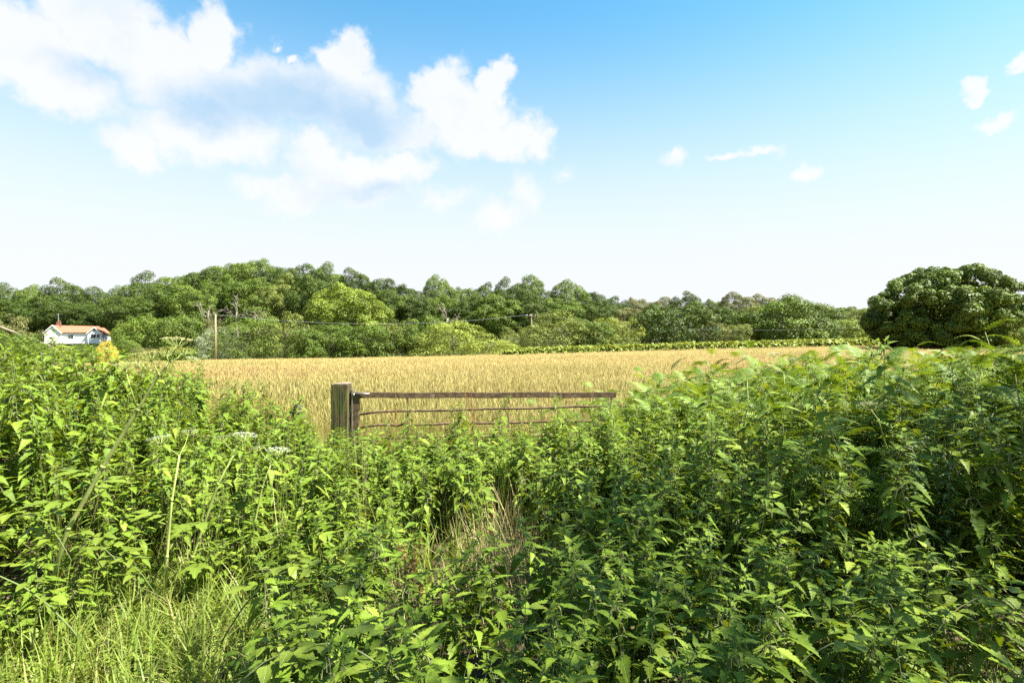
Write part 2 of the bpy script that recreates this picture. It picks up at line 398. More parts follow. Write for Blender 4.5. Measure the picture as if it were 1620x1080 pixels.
# ------------------------------------------------------------------ trees
def leaf_quads(C, Nrm, size, r, droop=0.0):
    """diamond leaves at C with normals Nrm"""
    n = len(C)
    t = r.normal(size=(n, 3)); t -= Nrm * (t * Nrm).sum(1, keepdims=True); t /= np.linalg.norm(t, axis=1, keepdims=True) + 1e-9
    b = np.cross(Nrm, t)
    s = (size * r.uniform(.6, 1.3, n))[:, None]
    fold = Nrm * s * 0.12
    V = np.stack([C - t * s * .5, C + b * s * .36 + fold, C + t * s * .55, C - b * s * .36 + fold], 1).reshape(-1, 3)
    F = np.arange(4 * n).reshape(n, 4)
    return V, F
def crown_mesh(name, seed, Wd, H, mat, npri=20, nsub=7, per=110, leaf=.42, base=0.16, low=-.55, prad=(.19, .27), out_=.70, jit=(.76, 1.18)):
    """cauliflower crown: boughs on an ellipsoid, leaf sprays on each bough, leaves on each spray"""
    r = np.random.default_rng(seed)
    a, c_ = Wd / 2, H * (1 - base) / 2
    zc = H * base + c_
    SC = []; SR = []
    ga = PI * (3 - 5 ** .5)
    for i in range(npri):
        zz = low + (1 - low) * (i + .5) / npri; zz = min(.97, zz + r.uniform(-.09, .09))
        an = i * ga + r.uniform(-.35, .35); q = math.sqrt(max(0, 1 - zz * zz))
        d = np.array([q * math.cos(an), q * math.sin(an), zz])
        rad = Wd * r.uniform(*prad); o_ = out_ * r.uniform(*jit)
        ctr = d * np.array([a, a, c_]) * o_ * np.array([1, 1, 1.05])
        m = 0
        while m < nsub:
            e = r.normal(size=3); e /= np.linalg.norm(e)
            if e @ d < -.15 and e[2] < .3: continue
            m += 1
            SC.append(ctr + e * rad * r.uniform(.45, .78) * np.array([1, 1, .8])); SR.append(rad * r.uniform(.36, .55))
    SC = np.array(SC); SR = np.array(SR); Vs = []; Ns = []; Rn = []
    for i in range(len(SC)):
        n = int(per * (SR[i] / (Wd * .105)) ** 2) + 8
        d = r.normal(size=(n * 2, 3)); d /= np.linalg.norm(d, axis=1, keepdims=True)
        outw = SC[i] / (np.linalg.norm(SC[i]) + 1e-6)
        keep = r.random(n * 2) < np.clip(.45 + .4 * d[:, 2] + .45 * (d @ outw), .05, 1); d = d[keep][:n]
        pt = SC[i] + d * (SR[i] * np.where(r.random(len(d)) < .3, r.uniform(.35, .8, len(d)), r.uniform(.8, 1.08, len(d))))[:, None] * np.array([1, 1, .85])
        dist = np.linalg.norm(pt[:, None, :] - SC[None], axis=2) / SR[None]; dist[:, i] = 9
        ok = dist.min(1) > .72
        pt = pt[ok]; d = d[ok]
        nn = d * .9 + r.normal(size=d.shape) * .34 + np.array([0, 0, .2]); nn /= np.linalg.norm(nn, axis=1, keepdims=True)
        Vs.append(pt); Ns.append(nn); Rn.append(np.full(len(pt), r.random() * .45) + r.random(len(pt)) * .14)
    n = int(len(SC) * per * .10)      # inner leaves close the see-through gaps
    d = r.normal(size=(n, 3)); d /= np.linalg.norm(d, axis=1, keepdims=True)
    Vs.append(d * np.array([a, a, c_]) * r.uniform(.3, .72, n)[:, None]); nn = r.normal(size=(n, 3)); Ns.append(nn / np.linalg.norm(nn, axis=1, keepdims=True)); Rn.append(r.random(n) * .5)
    pt = np.concatenate(Vs) + np.array([0, 0, zc]); nn = np.concatenate(Ns); Rn = np.concatenate(Rn)
    k = pt[:, 2] > .05; pt, nn, Rn = pt[k], nn[k], Rn[k]
    V, F = leaf_quads(pt, nn, leaf, r)
    return fastmesh(name, V, F, mat, False, np.repeat(Rn, 4))
def trunk_mesh(name, seed, Wd, H, r0=.32, nl=7):
    r = random.Random(seed); b = MB()
    top = Vector((r.uniform(-.4, .4), r.uniform(-.4, .4), H * .62))
    mid = Vector((r.uniform(-.25, .25), r.uniform(-.25, .25), H * .3))
    b.tube([(0, 0, -.4), (0, 0, .15), tuple(mid), tuple(top)], [r0 * 1.5, r0 * 1.1, r0 * .8, r0 * .35], 9)
    for i in range(nl):
        a = 2 * PI * i / nl + r.uniform(-.4, .4); f = r.uniform(.35, .95)
        s = mid.lerp(top, f * .8)
        e = s + Vector((math.cos(a) * Wd * .36, math.sin(a) * Wd * .36, H * r.uniform(.08, .28)))
        m_ = s.lerp(e, .5) + Vector((0, 0, H * .04 + r.uniform(-.2, .2)))
        b.tube([tuple(s), tuple(m_), tuple(e)], [r0 * .42, r0 * .27, r0 * .08], 6)
    return b.mesh(name, MAT['bark'], True)
W0, H0 = 13.0, 14.0
OAKS = [crown_mesh('oak crown %d' % i, 100 + i, W0, H0, TM['dark'], 22, 8, 330, .26, .08, -.6, (.17, .25), .72) for i in range(6)]
DOMES = [crown_mesh('dome crown %d' % i, 200 + i, 9.0, 6.5, TM['light'], 18, 7, 190, .215, -.25, -.75) for i in range(4)]
FINE = [crown_mesh('fine crown %d' % i, 250 + i, 9.0, 6.5, TM['olive'], 26, 7, 150, .165, -.25, -.75, (.15, .22), .78) for i in range(3)]
TRUNKS = [trunk_mesh('oak trunk %d' % i, 300 + i, W0, H0) for i in range(3)]
STEMS = [trunk_mesh('shrub stems %d' % i, 320 + i, 9.0, 6.5, .14, 6) for i in range(2)]
def crown_ob(src, colr, parent):
    o = ob('crown', src, parent)
    o.material_slots[0].link = 'OBJECT'; o.material_slots[0].material = TM[colr]
    return o
LOOK = {'dark': 'dark green', 'mid': 'mid green', 'light': 'light green', 'olive': 'olive green', 'yellow': 'yellow green', 'gold': 'golden yellow', 'brown': 'brownish', 'grey': 'silvery'}
NTH = ['first', 'second', 'third', 'fourth', 'fifth', 'sixth', 'seventh', 'eighth', 'ninth', 'tenth', 'eleventh', 'twelfth']
def landmark(px):
    if px < 120: return 'from the left picture edge'
    if px < 338: return 'to the right of the white house'
    if px < 540: return 'to the right of the near pole'
    if px < 842: return 'to the right of the gate post'
    return 'to the right of the far pole'
TREES = []
def T(row, lst):
    for t in lst: TREES.append((row,) + t)
# (px, top row, width px, distance, kind, colour)
T('skyline row', [(-35, 462, 85, 200, 'o', 'dark'), (8, 459, 80, 200, 'o', 'dark'), (52, 461, 70, 196, 'o', 'mid'), (104, 453, 84, 192, 'o', 'dark'), (148, 461, 64, 195, 'o', 'dark'), (186, 464, 62, 200, 'o', 'mid'),
  (236, 441, 84, 168, 'o', 'dark'), (282, 437, 76, 172, 'o', 'mid'), (326, 426, 84, 176, 'o', 'dark'), (362, 417, 84, 182, 'o', 'mid'), (402, 412, 96, 182, 'o', 'mid'), (446, 424, 74, 182, 'o', 'dark'),
  (492, 420, 84, 170, 'o', 'dark'), (524, 427, 74, 180, 'o', 'mid'), (562, 435, 74, 178, 'o', 'dark'), (602, 441, 74, 175, 'o', 'dark'), (642, 450, 64, 170, 'o', 'dark'), (692, 445, 64, 160, 'o', 'mid'),
  (735, 457, 64, 165, 'o', 'mid'), (768, 456, 60, 170, 'o', 'dark'), (802, 451, 64, 166, 'o', 'dark'), (840, 444, 74, 156, 'o', 'mid'), (898, 452, 76, 156, 'o', 'mid'), (934, 463, 64, 170, 'o', 'dark'),
  (968, 476, 64, 180, 'o', 'dark'), (1004, 473, 50, 190, 'o', 'brown'), (1046, 475, 60, 200, 'o', 'brown'), (1088, 470, 60, 190, 'o', 'dark'), (1126, 476, 54, 200, 'o', 'mid'), (1166, 467, 64, 180, 'o', 'brown'),
  (1208, 473, 64, 190, 'o', 'brown'), (1252, 471, 64, 196, 'o', 'mid')])
T('middle row', [(20, 476, 96, 165, 'o', 'dark'), (76, 470, 96, 162, 'o', 'dark'), (124, 477, 84, 162, 'o', 'dark'), (168, 482, 74, 160, 'o', 'dark'), (216, 468, 92, 140, 'o', 'dark'), (258, 460, 84, 144, 'o', 'dark'),
  (302, 453, 92, 140, 'o', 'mid'), (346, 446, 84, 146, 'o', 'mid'), (398, 441, 96, 146, 'o', 'mid'), (448, 444, 76, 146, 'o', 'olive'), (500, 436, 88, 142, 'o', 'dark'), (552, 449, 124, 124, 'o', 'light'),
  (618, 464, 84, 134, 'o', 'dark'), (662, 466, 84, 136, 'o', 'dark'), (704, 468, 74, 136, 'o', 'mid'), (746, 474, 84, 134, 'o', 'dark'), (788, 471, 92, 130, 'o', 'mid'), (832, 468, 84, 132, 'o', 'dark'),
  (884, 472, 88, 140, 'o', 'mid'), (938, 484, 84, 146, 'o', 'dark'), (986, 487, 74, 152, 'o', 'brown'), (1030, 489, 66, 150, 'o', 'mid'), (1096, 484, 76, 146, 'o', 'mid'), (1146, 486, 76, 140, 'o', 'dark'),
  (1196, 484, 80, 140, 'o', 'olive'), (1246, 478, 96, 130, 'o', 'mid'), (1300, 484, 84, 150, 'o', 'mid'), (1350, 488, 84, 150, 'o', 'olive'), (1400, 482, 90, 150, 'o', 'mid')])
T('field hedge', [(12, 502, 84, 112, 'f', 'brown'), (24, 526, 62, 47, 'd', 'mid'), (58, 541, 40, 46, 'd', 'mid'), (208, 510, 56, 118, 'd', 'light'), (236, 502, 88, 114, 'd', 'mid'), (288, 498, 88, 110, 'd', 'mid'), (318, 505, 66, 114, 'f', 'brown'),
  (348, 522, 66, 104, 'f', 'grey'), (394, 503, 112, 103, 'f', 'mid'), (452, 499, 96, 106, 'f', 'olive'), (486, 520, 60, 102, 'd', 'mid'), (524, 512, 84, 105, 'd', 'mid'), (578, 514, 96, 104, 'd', 'mid'), (628, 511, 76, 108, 'f', 'olive'),
  (666, 503, 84, 108, 'd', 'mid'), (718, 508, 122, 100, 'f', 'yellow'), (774, 536, 96, 99, 'f', 'yellow'), (820, 520, 60, 106, 'f', 'olive'), (890, 496, 116, 108, 'f', 'olive'), (940, 508, 70, 106, 'd', 'mid'), (982, 504, 84, 108, 'f', 'yellow'),
  (1066, 484, 112, 100, 'd', 'dark'), (1122, 511, 66, 108, 'f', 'brown'), (1160, 514, 70, 106, 'f', 'olive'), (1192, 494, 78, 110, 'd', 'mid'), (1240, 474, 124, 110, 'd', 'mid'), (1296, 502, 70, 112, 'd', 'mid'), (1344, 506, 80, 116, 'd', 'light'),
  (1600, 508, 64, 60, 'd', 'light'), (1680, 492, 100, 80, 'o', 'mid')])
T('garden hedge', [(96, 549, 40, 92, 'f', 'yellow'), (126, 543, 32, 98, 'd', 'mid'), (140, 550, 46, 90, 'd', 'mid'), (170, 541, 28, 88, 'f', 'gold'), (200, 538, 50, 94, 'd', 'mid'), (226, 549, 40, 92, 'f', 'brown'), (64, 546, 60, 84, 'f', 'yellow')])
TREES.sort(key=lambda t: (t[0], t[1]))
cnt = {}
for i, (row, px, top, wpx, Y, kd, colr) in enumerate(TREES):
    rr = random.Random(i * 13 + 5)
    x = wx(px, Y); z0 = th(x, Y); ztop = wz(top, Y); w = wpx / FPX * Y; h = max(1.2, ztop - z0)
    lm = landmark(px); key = (row, lm); cnt[key] = cnt.get(key, 0) + 1
    kindword = 'tree' if kd == 'o' else 'bush'
    label = '%s %s in the %s, %s %s' % (LOOK[colr], 'broadleaf tree' if kd == 'o' else 'rounded bush', row, NTH[cnt[key] - 1], lm)
    t = thing('broadleaf_tree' if kd == 'o' else 'field_bush', label, kindword, (x, Y, z0), rr.uniform(0, 6.28),
              group='trees of the %s' % row)
    if kd == 'o':
        src, w0, h0, tk = OAKS[rr.randrange(6)], W0, H0, TRUNKS[rr.randrange(3)]
    elif kd == 'd':
        src, w0, h0, tk = DOMES[rr.randrange(4)], 9.0, 6.5, STEMS[rr.randrange(2)]
    else:
        src, w0, h0, tk = FINE[rr.randrange(3)], 9.0, 6.5, STEMS[rr.randrange(2)]
    k = .94 if kd == 'o' else 1.04
    t.scale = (w / w0 * k, w / w0 * k, h / h0)
    crown_ob(src, colr, t)
    ob('trunk', tk, t)
# the big lone oak on the right
Y = 66; x = wx(1494, Y); z0 = th(x, Y); H = wz(428, Y) - z0; Wd = 218 / FPX * Y
t = thing('oak_tree', 'large lone dome-shaped oak rising above the hedges on the right', 'tree', (x, Y, z0), 0.6)
ob('crown', crown_mesh('lone oak crown', 77, Wd, H, TM['mid'], 110, 5, 1700, .23, -.12, -.85, (.075, .11), .86, (.92, 1.05)), t)
ob('trunk', trunk_mesh('lone oak trunk', 78, Wd, H, .5, 10), t)
# far wood on the ridge
n = 900
fx = rng.uniform(-420, 520, n); fy = rng.uniform(215, 460, n)
fz = terrain(fx, fy) - 2
cl = proto_coll('far_tree', [OAKS[0], OAKS[1], OAKS[2], OAKS[3]])
for o, colr in zip(sorted(cl.objects, key=lambda q: q.name), ('dark', 'mid', 'dark', 'olive')):
    o.material_slots[0].link = 'OBJECT'; o.material_slots[0].material = TM[colr]
hs = rng.uniform(.62, .92, n)
scatter('distant_wood', 'distant wood covering the low ridge along the horizon', 'wood', cl, np.stack([fx, fy, fz], 1),
        np.stack([np.zeros(n), np.zeros(n), rng.uniform(0, 6.28, n)], 1), np.stack([hs * 1.1, hs * 1.1, hs], 1), rng.integers(0, 4, n))
THIN = [crown_mesh('thin crown %d' % i, 400 + i, W0, H0, TM['mid'], 17, 7, 66, .30, .16) for i in range(3)]
# trees of the lane, to the right of and behind the camera: they shade the near right corner
for i, (x, y, w, h) in enumerate([(8.6, 0.7, 7.0, 12.0), (12.8, -1.8, 8.0, 12.5), (5.6, -4.6, 6.6, 11.5)]):
    t = thing('lane_tree', '%s broadleaf tree beside the lane outside the right picture edge' % ['nearest', 'farthest', 'rearmost'][i], 'tree', (x, y, th(x, y)), i * 1.7, (w / W0, w / W0, h / H0), 'trees beside the lane')
    crown_ob(THIN[i], 'mid', t); ob('trunk', TRUNKS[i], t)

# dead trees: bare pale limbs in the hedge
def dead_tree(px, top, wpx, Y, seed, label):
    r = random.Random(seed); x = wx(px, Y); z0 = th(x, Y); H = wz(top, Y) - z0; Wd = wpx / FPX * Y
    t = thing('dead_tree', label, 'dead tree', (x, Y, z0), 0, group='dead trees with bare limbs')
    b = MB(); b.tube([(0, 0, -.3), (.2, 0, H * .35), (-.15, 0, H * .66), (.1, 0, H * .74)], [.36, .28, .2, .14], 8)
    ob('trunk', b.mesh('dead trunk', MAT['twig'], True), t)
    for i in range(6):
        s = Vector((0, 0, H * r.uniform(.5, .72))); sx = r.uniform(-1, 1)
        e = Vector((sx * Wd * .5, r.uniform(-1.5, .5), H * (1 - .25 * abs(sx) ** 1.5 - r.uniform(0, .18))))
        pts = [s]; q = s
        for k in range(1, 6): pts.append(s.lerp(e, k / 5) + Vector((r.gauss(0, .22), r.gauss(0, .2), r.gauss(0, .18) + .3 * math.sin(k * .6))))
        b = MB(); b.tube([tuple(p_) for p_ in pts], [.10, .085, .07, .055, .04, .02], 5)
        for k in range(6):
            q = pts[r.randrange(2, 6)]; d = Vector((r.gauss(sx, .8), r.gauss(0, .5), r.uniform(.1, 1.0))).normalized() * r.uniform(.6, 1.5)
            b.tube([tuple(q), tuple(q + d * .5 + Vector((0, 0, r.gauss(0, .15)))), tuple(q + d)], [.045, .03, .015], 4)
        ob('limb', b.mesh('dead limb', MAT['twig'], True), t)
dead_tree(374, 468, 40, 116, 3, 'pale dead tree with bare limbs just right of the near pole')
dead_tree(330, 464, 44, 117, 4, 'pale dead tree with bare limbs just left of the near pole')
dead_tree(708, 482, 46, 112, 5, 'pale dead tree with bare forked limbs behind the gate')
dead_tree(408, 488, 18, 109, 6, 'short dead stub second right of the near pole')

# ------------------------------------------------------------------ house
MAT['render'] = plain('white render', (0.70, 0.70, 0.68), (0.78, 0.78, 0.76), nscale=3, bump=.05)
MAT['tile'] = plain('orange clay tile', (0.23, 0.080, 0.045), (0.32, 0.120, 0.065), nscale=6, stretch=(1, 1, 3), bump=.4)
MAT['brick'] = plain('chimney brick', (0.13, 0.06, 0.04), (0.19, 0.09, 0.06), nscale=12)
MAT['glass'] = plain('dark window glass', (0.02, 0.025, 0.03), (0.03, 0.035, 0.04), rough=.1, bump=0)
MAT['whitewood'] = plain('white painted wood', (0.72, 0.72, 0.70), (0.80, 0.80, 0.78), nscale=4, bump=.05)
MAT['darkmetal'] = plain('grey metal', (0.22, 0.22, 0.22), (0.32, 0.32, 0.32), rough=.5, nscale=10, bump=.1)
YH = 140.0
hx0, hx1 = wx(75, YH), wx(163, YH)
eav, rdg = wz(528.5, YH), wz(515.5, YH)
gz = th((hx0 + hx1) / 2, YH) - .5
hs_ = thing('house', 'white rendered house with orange tiled roof and gabled ends among trees', 'house', ((hx0 + hx1) / 2, YH, gz + .9), R(20), (.84, .84, .84))
hw = (hx1 - hx0) / 2; E = eav - gz; RG = rdg - gz
wl = wx(100, YH) - hx0; wr = hx1 - wx(141, YH)          # widths of the two gabled wings
def gable(x0, x1, y0, y1, e, r_, nm):
    xm = (x0 + x1) / 2
    V = [(x0, y0, 0), (x1, y0, 0), (x1, y0, e), (xm, y0, r_), (x0, y0, e), (x0, y1, 0), (x1, y1, 0), (x1, y1, e), (xm, y1, r_), (x0, y1, e)]
    F = [(0, 1, 2, 3, 4), (9, 8, 7, 6, 5), (0, 4, 9, 5), (1, 6, 7, 2), (2, 7, 8, 3), (3, 8, 9, 4)]
    return ob(nm, mesh(nm, V, F, MAT['render']), hs_)
gable(-hw, -hw + wl, -1.6, 7, E, RG - .12, 'left_wing_wall')
gable(hw - wr, hw, -1.2, 7, E - .15, RG - .6, 'right_wing_wall')
b = MB(); b.box((0, 3.2, E / 2), (2 * hw - wl - wr + .4, 7.4, E)); ob('front_wall', b.mesh('front wall', MAT['render']), hs_)
def slab(nm, pts, th_=.14, mat=MAT['tile'], par=hs_):
    p = [Vector(q) for q in pts]; n_ = (p[1] - p[0]).cross(p[2] - p[0]).normalized()
    if n_.z < 0: n_ = -n_
    V = [tuple(q) for q in p] + [tuple(q + n_ * th_) for q in p]; k = len(p)
    F = [tuple(range(k))[::-1], tuple(range(k, 2 * k))] + [(i, (i + 1) % k, k + (i + 1) % k, k + i) for i in range(k)]
    o = ob(nm, mesh(nm, V, F, mat), par); return o
x0, x1 = -hw + wl * .5, hw - wr * .5
slab('roof', [(x0 + wl * .1, -.9, E - .1), (x1 - wr * .1, -.9, E - .1), (x1, 3.2, RG - .15), (x0, 3.2, RG)])
slab('roof', [(x0, 3.2, RG), (x1, 3.2, RG - .15), (x1, 7.3, E - .1), (x0, 7.3, E - .1)])
for (a, b_, yf, e, r_) in ((-hw, -hw + wl, -1.9, E, RG), (hw - wr, hw, -1.5, E - .15, RG - .5)):
    xm = (a + b_) / 2
    for s, xe in ((-1, a - .3), (1, b_ + .3)):
        sl = (r_ - e) / (xm - a); ze = r_ - sl * (abs(xe - xm))
        rf = slab('wing_roof', [(xe, yf, ze), (xm, yf, r_), (xm, 7.2, r_), (xe, 7.2, ze)])
        q = MB(); q.tube([(xe, yf - .03, ze - .02), (xm, yf - .03, r_ - .02)], [.1, .1], 4)
        ob('bargeboard', q.mesh('bargeboard', MAT['whitewood']), rf)
def window(xc, zc, w, h, y):
    q = MB(); q.box((xc, y - .03, zc), (w + .16, .08, h + .16)); f = ob('window', q.mesh('window frame', MAT['whitewood']), hs_)
    for s in (-1, 1):
        q = MB(); q.box((xc + s * w / 4, y - .08, zc), (w / 2 - .06, .03, h)); ob('pane', q.mesh('window pane', MAT['glass']), f)
xr = hw - wr / 2
window(xr, E + .75, .5, .5, -1.2); window(xr - .3, E - 1.0, 1.2, 1.1, -1.2); window(xr + .9, E - 1.0, .7, 1.1, -1.2)
window(-.9, E - 1.2, 1.3, 1.0, -.5)
q = MB(); q.box((-hw + wl * .55, 2.2, RG + .35), (1.0, .7, 1.5)); q.box((-hw + wl * .55, 2.2, RG + 1.12), (1.15, .85, .12)); ch = ob('chimney', q.mesh('chimney', MAT['brick']), hs_)
for s in (-.25, .25):
    q = MB(); q.tube([(-hw + wl * .55 + s, 2.2, RG + 1.15), (-hw + wl * .55 + s, 2.2, RG + 1.5)], [.14, .11], 8); ob('chimney_pot', q.mesh('chimney pot', MAT['tile']), ch)
q = MB(); xa = -hw + wl * .55; q.tube([(xa, 1.9, RG + .6), (xa, 1.9, RG + 3.6)], .06, 6)
q.tube([(xa - .5, 1.9, RG + 3.3), (xa + .5, 1.9, RG + 3.3)], .03, 4)
ob('aerial', q.mesh('aerial', MAT['darkmetal']), hs_)
q = MB(); q.tube([(-1.0, -1.0, E - .2), (-1.0, -1.0, E + 1.0)], .07, 6); ob('flue', q.mesh('flue pipe', MAT['darkmetal']), hs_)

# ------------------------------------------------------------------ shed at the left edge
MAT['shedwall'] = plain('dark tarred boards', (0.05, 0.042, 0.035), (0.09, 0.075, 0.06), nscale=5, stretch=(8, 8, .4))
MAT['sheet'] = plain('weathered grey roofing sheet', (0.085, 0.10, 0.035), (0.15, 0.15, 0.06), nscale=3, bump=.2)
sh = thing('shed', 'dark timber shed with pale sloping roof edge at the left picture edge', 'shed', (0, 0, 0))
sh.location = (-46.2, 57, 0); sh.rotation_euler = (0, 0, R(40))          # local origin: foot of the right eave, gable faces the camera
zE, zR, hg = wz(548, 57), wz(490, 52.6), 6.84
zg = th(-46, 57) - .4
V = [(-2 * hg + .4, 0, zg), (-.4, 0, zg), (-.4, 0, zE + .08), (-hg, 0, zR - .12), (-2 * hg + .4, 0, zE + .08)]
V += [(v[0], v[1] + 8, v[2]) for v in V]
ob('wall', mesh('shed wall', V, [(0, 1, 2, 3, 4), (9, 8, 7, 6, 5), (0, 4, 9, 5), (1, 6, 7, 2), (2, 7, 8, 3), (3, 8, 9, 4)], MAT['shedwall']), sh)
slab('roof', [(-hg, -.5, zR), (0, -.5, zE), (0, 8.4, zE), (-hg, 8.4, zR)], .1, MAT['sheet'], sh)
slab('roof', [(-hg, -.5, zR), (-2 * hg, -.5, zE), (-2 * hg, 8.4, zE), (-hg, 8.4, zR)], .1, MAT['sheet'], sh)
q = MB(); q.tube([(-hg, -.55, zR + .02), (0, -.55, zE + .02)], .07, 4); ob('bargeboard', q.mesh('shed bargeboard', MAT['twig']), sh)
q = MB(); q.box((-.7, -.12, (zg + zE) / 2 + .1), (.16, .14, zE - zg)); ob('corner_post', q.mesh('shed post', MAT['whitewood']), sh)

# ------------------------------------------------------------------ utility poles and wires
MAT['pole'] = plain('weathered pole', (0.17, 0.13, 0.085), (0.26, 0.20, 0.13), nscale=8, stretch=(4, 4, .3))
def pole(px, top, Y, label, arm):
    x = wx(px, Y); z0 = th(x, Y); zt = wz(top, Y)
    t = thing('utility_pole', label, 'pole', (x, Y, z0), 0, group='wooden utility poles')
    q = MB(); q.tube([(0, 0, -.3), (0, 0, (zt - z0) * .5), (0, 0, zt - z0)], [.16, .14, .12], 10); ob('shaft', q.mesh('pole shaft', MAT['pole'], True), t)
    if arm:
        q = MB(); q.box((-.1, -.15, zt - z0 - .35), (1.9, .1, .12)); a = ob('crossarm', q.mesh('crossarm', MAT['pole']), t)
        for s in (-.9, -.3, .7):
            q = MB(); q.tube([(s, -.15, zt - z0 - .3), (s, -.15, zt - z0 - .05)], [.06, .05], 6); ob('insulator', q.mesh('insulator', MAT['render'], True), a)
        q = MB(); q.tube([(0.25, -.2, zt - z0 - 2.9), (0.25, -.2, zt - z0 - 2.2)], [.24, .24], 10); ob('transformer', q.mesh('pole can', MAT['darkmetal'], True), t)
    return Vector((x, Y, zt))
pA = pole(341, 497, 90, 'pale bare utility pole standing at the left field edge', False)
pB = pole(841, 497, 112, 'utility pole with a crossarm at the middle of the field edge', True)
def wire(a, b_, sag, label):
    pts = []
    for i in range(25):
        t_ = i / 24; p_ = a.lerp(b_, t_); p_.z -= sag * 4 * t_ * (1 - t_); pts.append(tuple(p_))
    q = MB(); q.tube(pts, .015, 5)
    t = thing('overhead_wire', label, 'wire', data=q.mesh('wire', MAT['darkmetal'], True), group='overhead wires')
wire(pB + Vector((.7, -.15, -.1)), Vector((wx(1420, 78), 78, wz(515, 78))), 1.6, 'thin overhead wire running right from the crossarm pole')
wire(pB + Vector((-.9, -.15, -.1)), pA + Vector((.1, 0, -.1)), 1.6, 'thin overhead wire running left from the crossarm pole')

# ------------------------------------------------------------------ gate
MAT['oldwood'] = plain('old mossy timber', (0.034, 0.026, 0.011), (0.092, 0.066, 0.029), nscale=7, stretch=(9, 9, .6), bump=.9, cc=(0.070, 0.074, 0.015), ccscale=5, cclo=.46, cchi=.64)
MAT['endgrain'] = plain('pale end grain', (0.15, 0.105, 0.07), (0.22, 0.16, 0.115), nscale=14, bump=.4)
MAT['rust'] = plain('rusted gate steel', (0.060, 0.037, 0.017), (0.125, 0.080, 0.040), nscale=16, bump=.5, rough=.8, cc=(0.20, 0.14, 0.085), ccscale=14, cclo=.56, cchi=.74)
MAT['galv'] = plain('galvanised steel', (0.20, 0.19, 0.165), (0.32, 0.30, 0.27), nscale=20, rough=.45, metal=.6, bump=.1)
YG = 7.1
def bev(nm, mat, c, d, bw=.012):
    import bmesh
    bm = bmesh.new(); bmesh.ops.create_cube(bm, size=1)
    bmesh.ops.scale(bm, vec=d, verts=bm.verts); bmesh.ops.bevel(bm, geom=bm.edges[:], offset=bw, segments=2, affect='EDGES', profile=.6)
    bmesh.ops.translate(bm, vec=c, verts=bm.verts)
    m = bpy.data.meshes.new(nm); bm.to_mesh(m); bm.free(); m.materials.append(mat); return m
def pt(px, py, Y): return (wx(px, Y), Y, wz(py, Y))
zp = wz(608, YG - .1)
post = thing('gate_post', 'thick mossy square timber gate post left of the gate', 'post', (wx(536.5, YG - .1), YG, 0))
ob('shaft', bev('post shaft', MAT['oldwood'], (0, 0, zp / 2 - .2), (.205, .2, zp + .4)), post)
import bmesh
bm = bmesh.new(); bmesh.ops.create_grid(bm, x_segments=6, y_segments=6, size=.099)
for v in bm.verts: v.co.z = .004 + random.uniform(-.002, .003) + (.012 if abs(v.co.x - .02) < .05 and v.co.y > 0.02 else 0)
m = bpy.data.meshes.new('post top'); bm.to_mesh(m); bm.free(); m.materials.append(MAT['endgrain'])
o = ob('weathered_top', m, post); o.location = (0, 0, zp + .003)
for xs in (-.055, .012, .05):       # drying cracks in the front face
    q = MB(); q.box((xs, -.1005, zp - .38 + xs), (.004, .004, .7 - abs(xs) * 4)); ob('crack', q.mesh('crack', MAT['shedwall']), post)
zq = wz(615, YG + .1)
o = thing('hinge_post', 'narrow second timber post between the gate post and the gate', 'post', (wx(553.5, YG + .04), YG + .06, 0), data=bev('hinge post', MAT['oldwood'], (0, 0, zq / 2 - .2), (.07, .12, zq + .4), .008))
gate = thing('field_gate', 'rusty metal field gate with deep brown top rail behind the nettles', 'gate', (wx(557, YG), YG, 0))
gx0 = wx(557, YG)
YR = 7.35
def rel(p_): return (p_[0] - gx0, p_[1] - YG, p_[2])
a = rel(pt(561, 625, YG)); c_ = rel(pt(974, 624.5, YR))
def rail(nm, a, c_, w, h, mat):
    a, c_ = Vector(a), Vector(c_); d = c_ - a; L_ = d.length
    q = MB(); n_ = 10; V = []; F = []
    for i in range(n_ + 1):
        pz = a.lerp(c_, i / n_); jit = .004 * math.sin(i * 2.1)
        for (dy, dz) in ((-w / 2, -h / 2), (w / 2, -h / 2), (w / 2, h / 2), (-w / 2, h / 2)): V.append((pz.x, pz.y + dy, pz.z + dz + jit))
    for i in range(n_):
        for k in range(4): F.append((i * 4 + k, i * 4 + (k + 1) % 4, i * 4 + 4 + (k + 1) % 4, i * 4 + 4 + k))
    F += [(3, 2, 1, 0), tuple(n_ * 4 + k for k in range(4))]
    q.add(V, F); return ob(nm, q.mesh(nm, mat), gate)
rail('top_rail', a, c_, .05, .070, MAT['rust'])
q = MB(); q.tube([rel(pt(562, 622.5, YG - .035)), rel(pt(585, 622.8, YG - .035))], [.013, .011], 8); q.tube([rel(pt(560, 622, YG - .035)), rel(pt(560, 628, YG - .035))], [.012, .012], 8)
ob('hinge_strap', q.mesh('hinge strap', MAT['galv'], True), gate)
q = MB(); q.box((rel(pt(563.5, 0, YG))[0], 0, .63), (.078, .05, 1.06)); ob('hinge_stile', q.mesh('hinge stile', MAT['rust']), gate)
q = MB(); q.box((rel(pt(558.2, 0, YG))[0], -.01, .66), (.014, .05, 1.06)); ob('hinge_edge', q.mesh('hinge edge', MAT['galv']), gate)
for (ya, yb) in ((652, 642), (673, 665), (693, 686), (716, 708), (742, 734)):
    A = Vector(rel(pt(567, ya, YG))); B = Vector(rel(pt(968, yb, YR)))
    q = MB(); pts = [A + Vector((-.02, 0, -.03))] + [tuple(A.lerp(B, k / 14) + Vector((0, 0, .004 * math.sin(k * 1.3 + ya)))) for k in range(1, 15)]
    q.tube(pts, .015, 8); ob('rail', q.mesh('rail', MAT['rust'], True), gate)
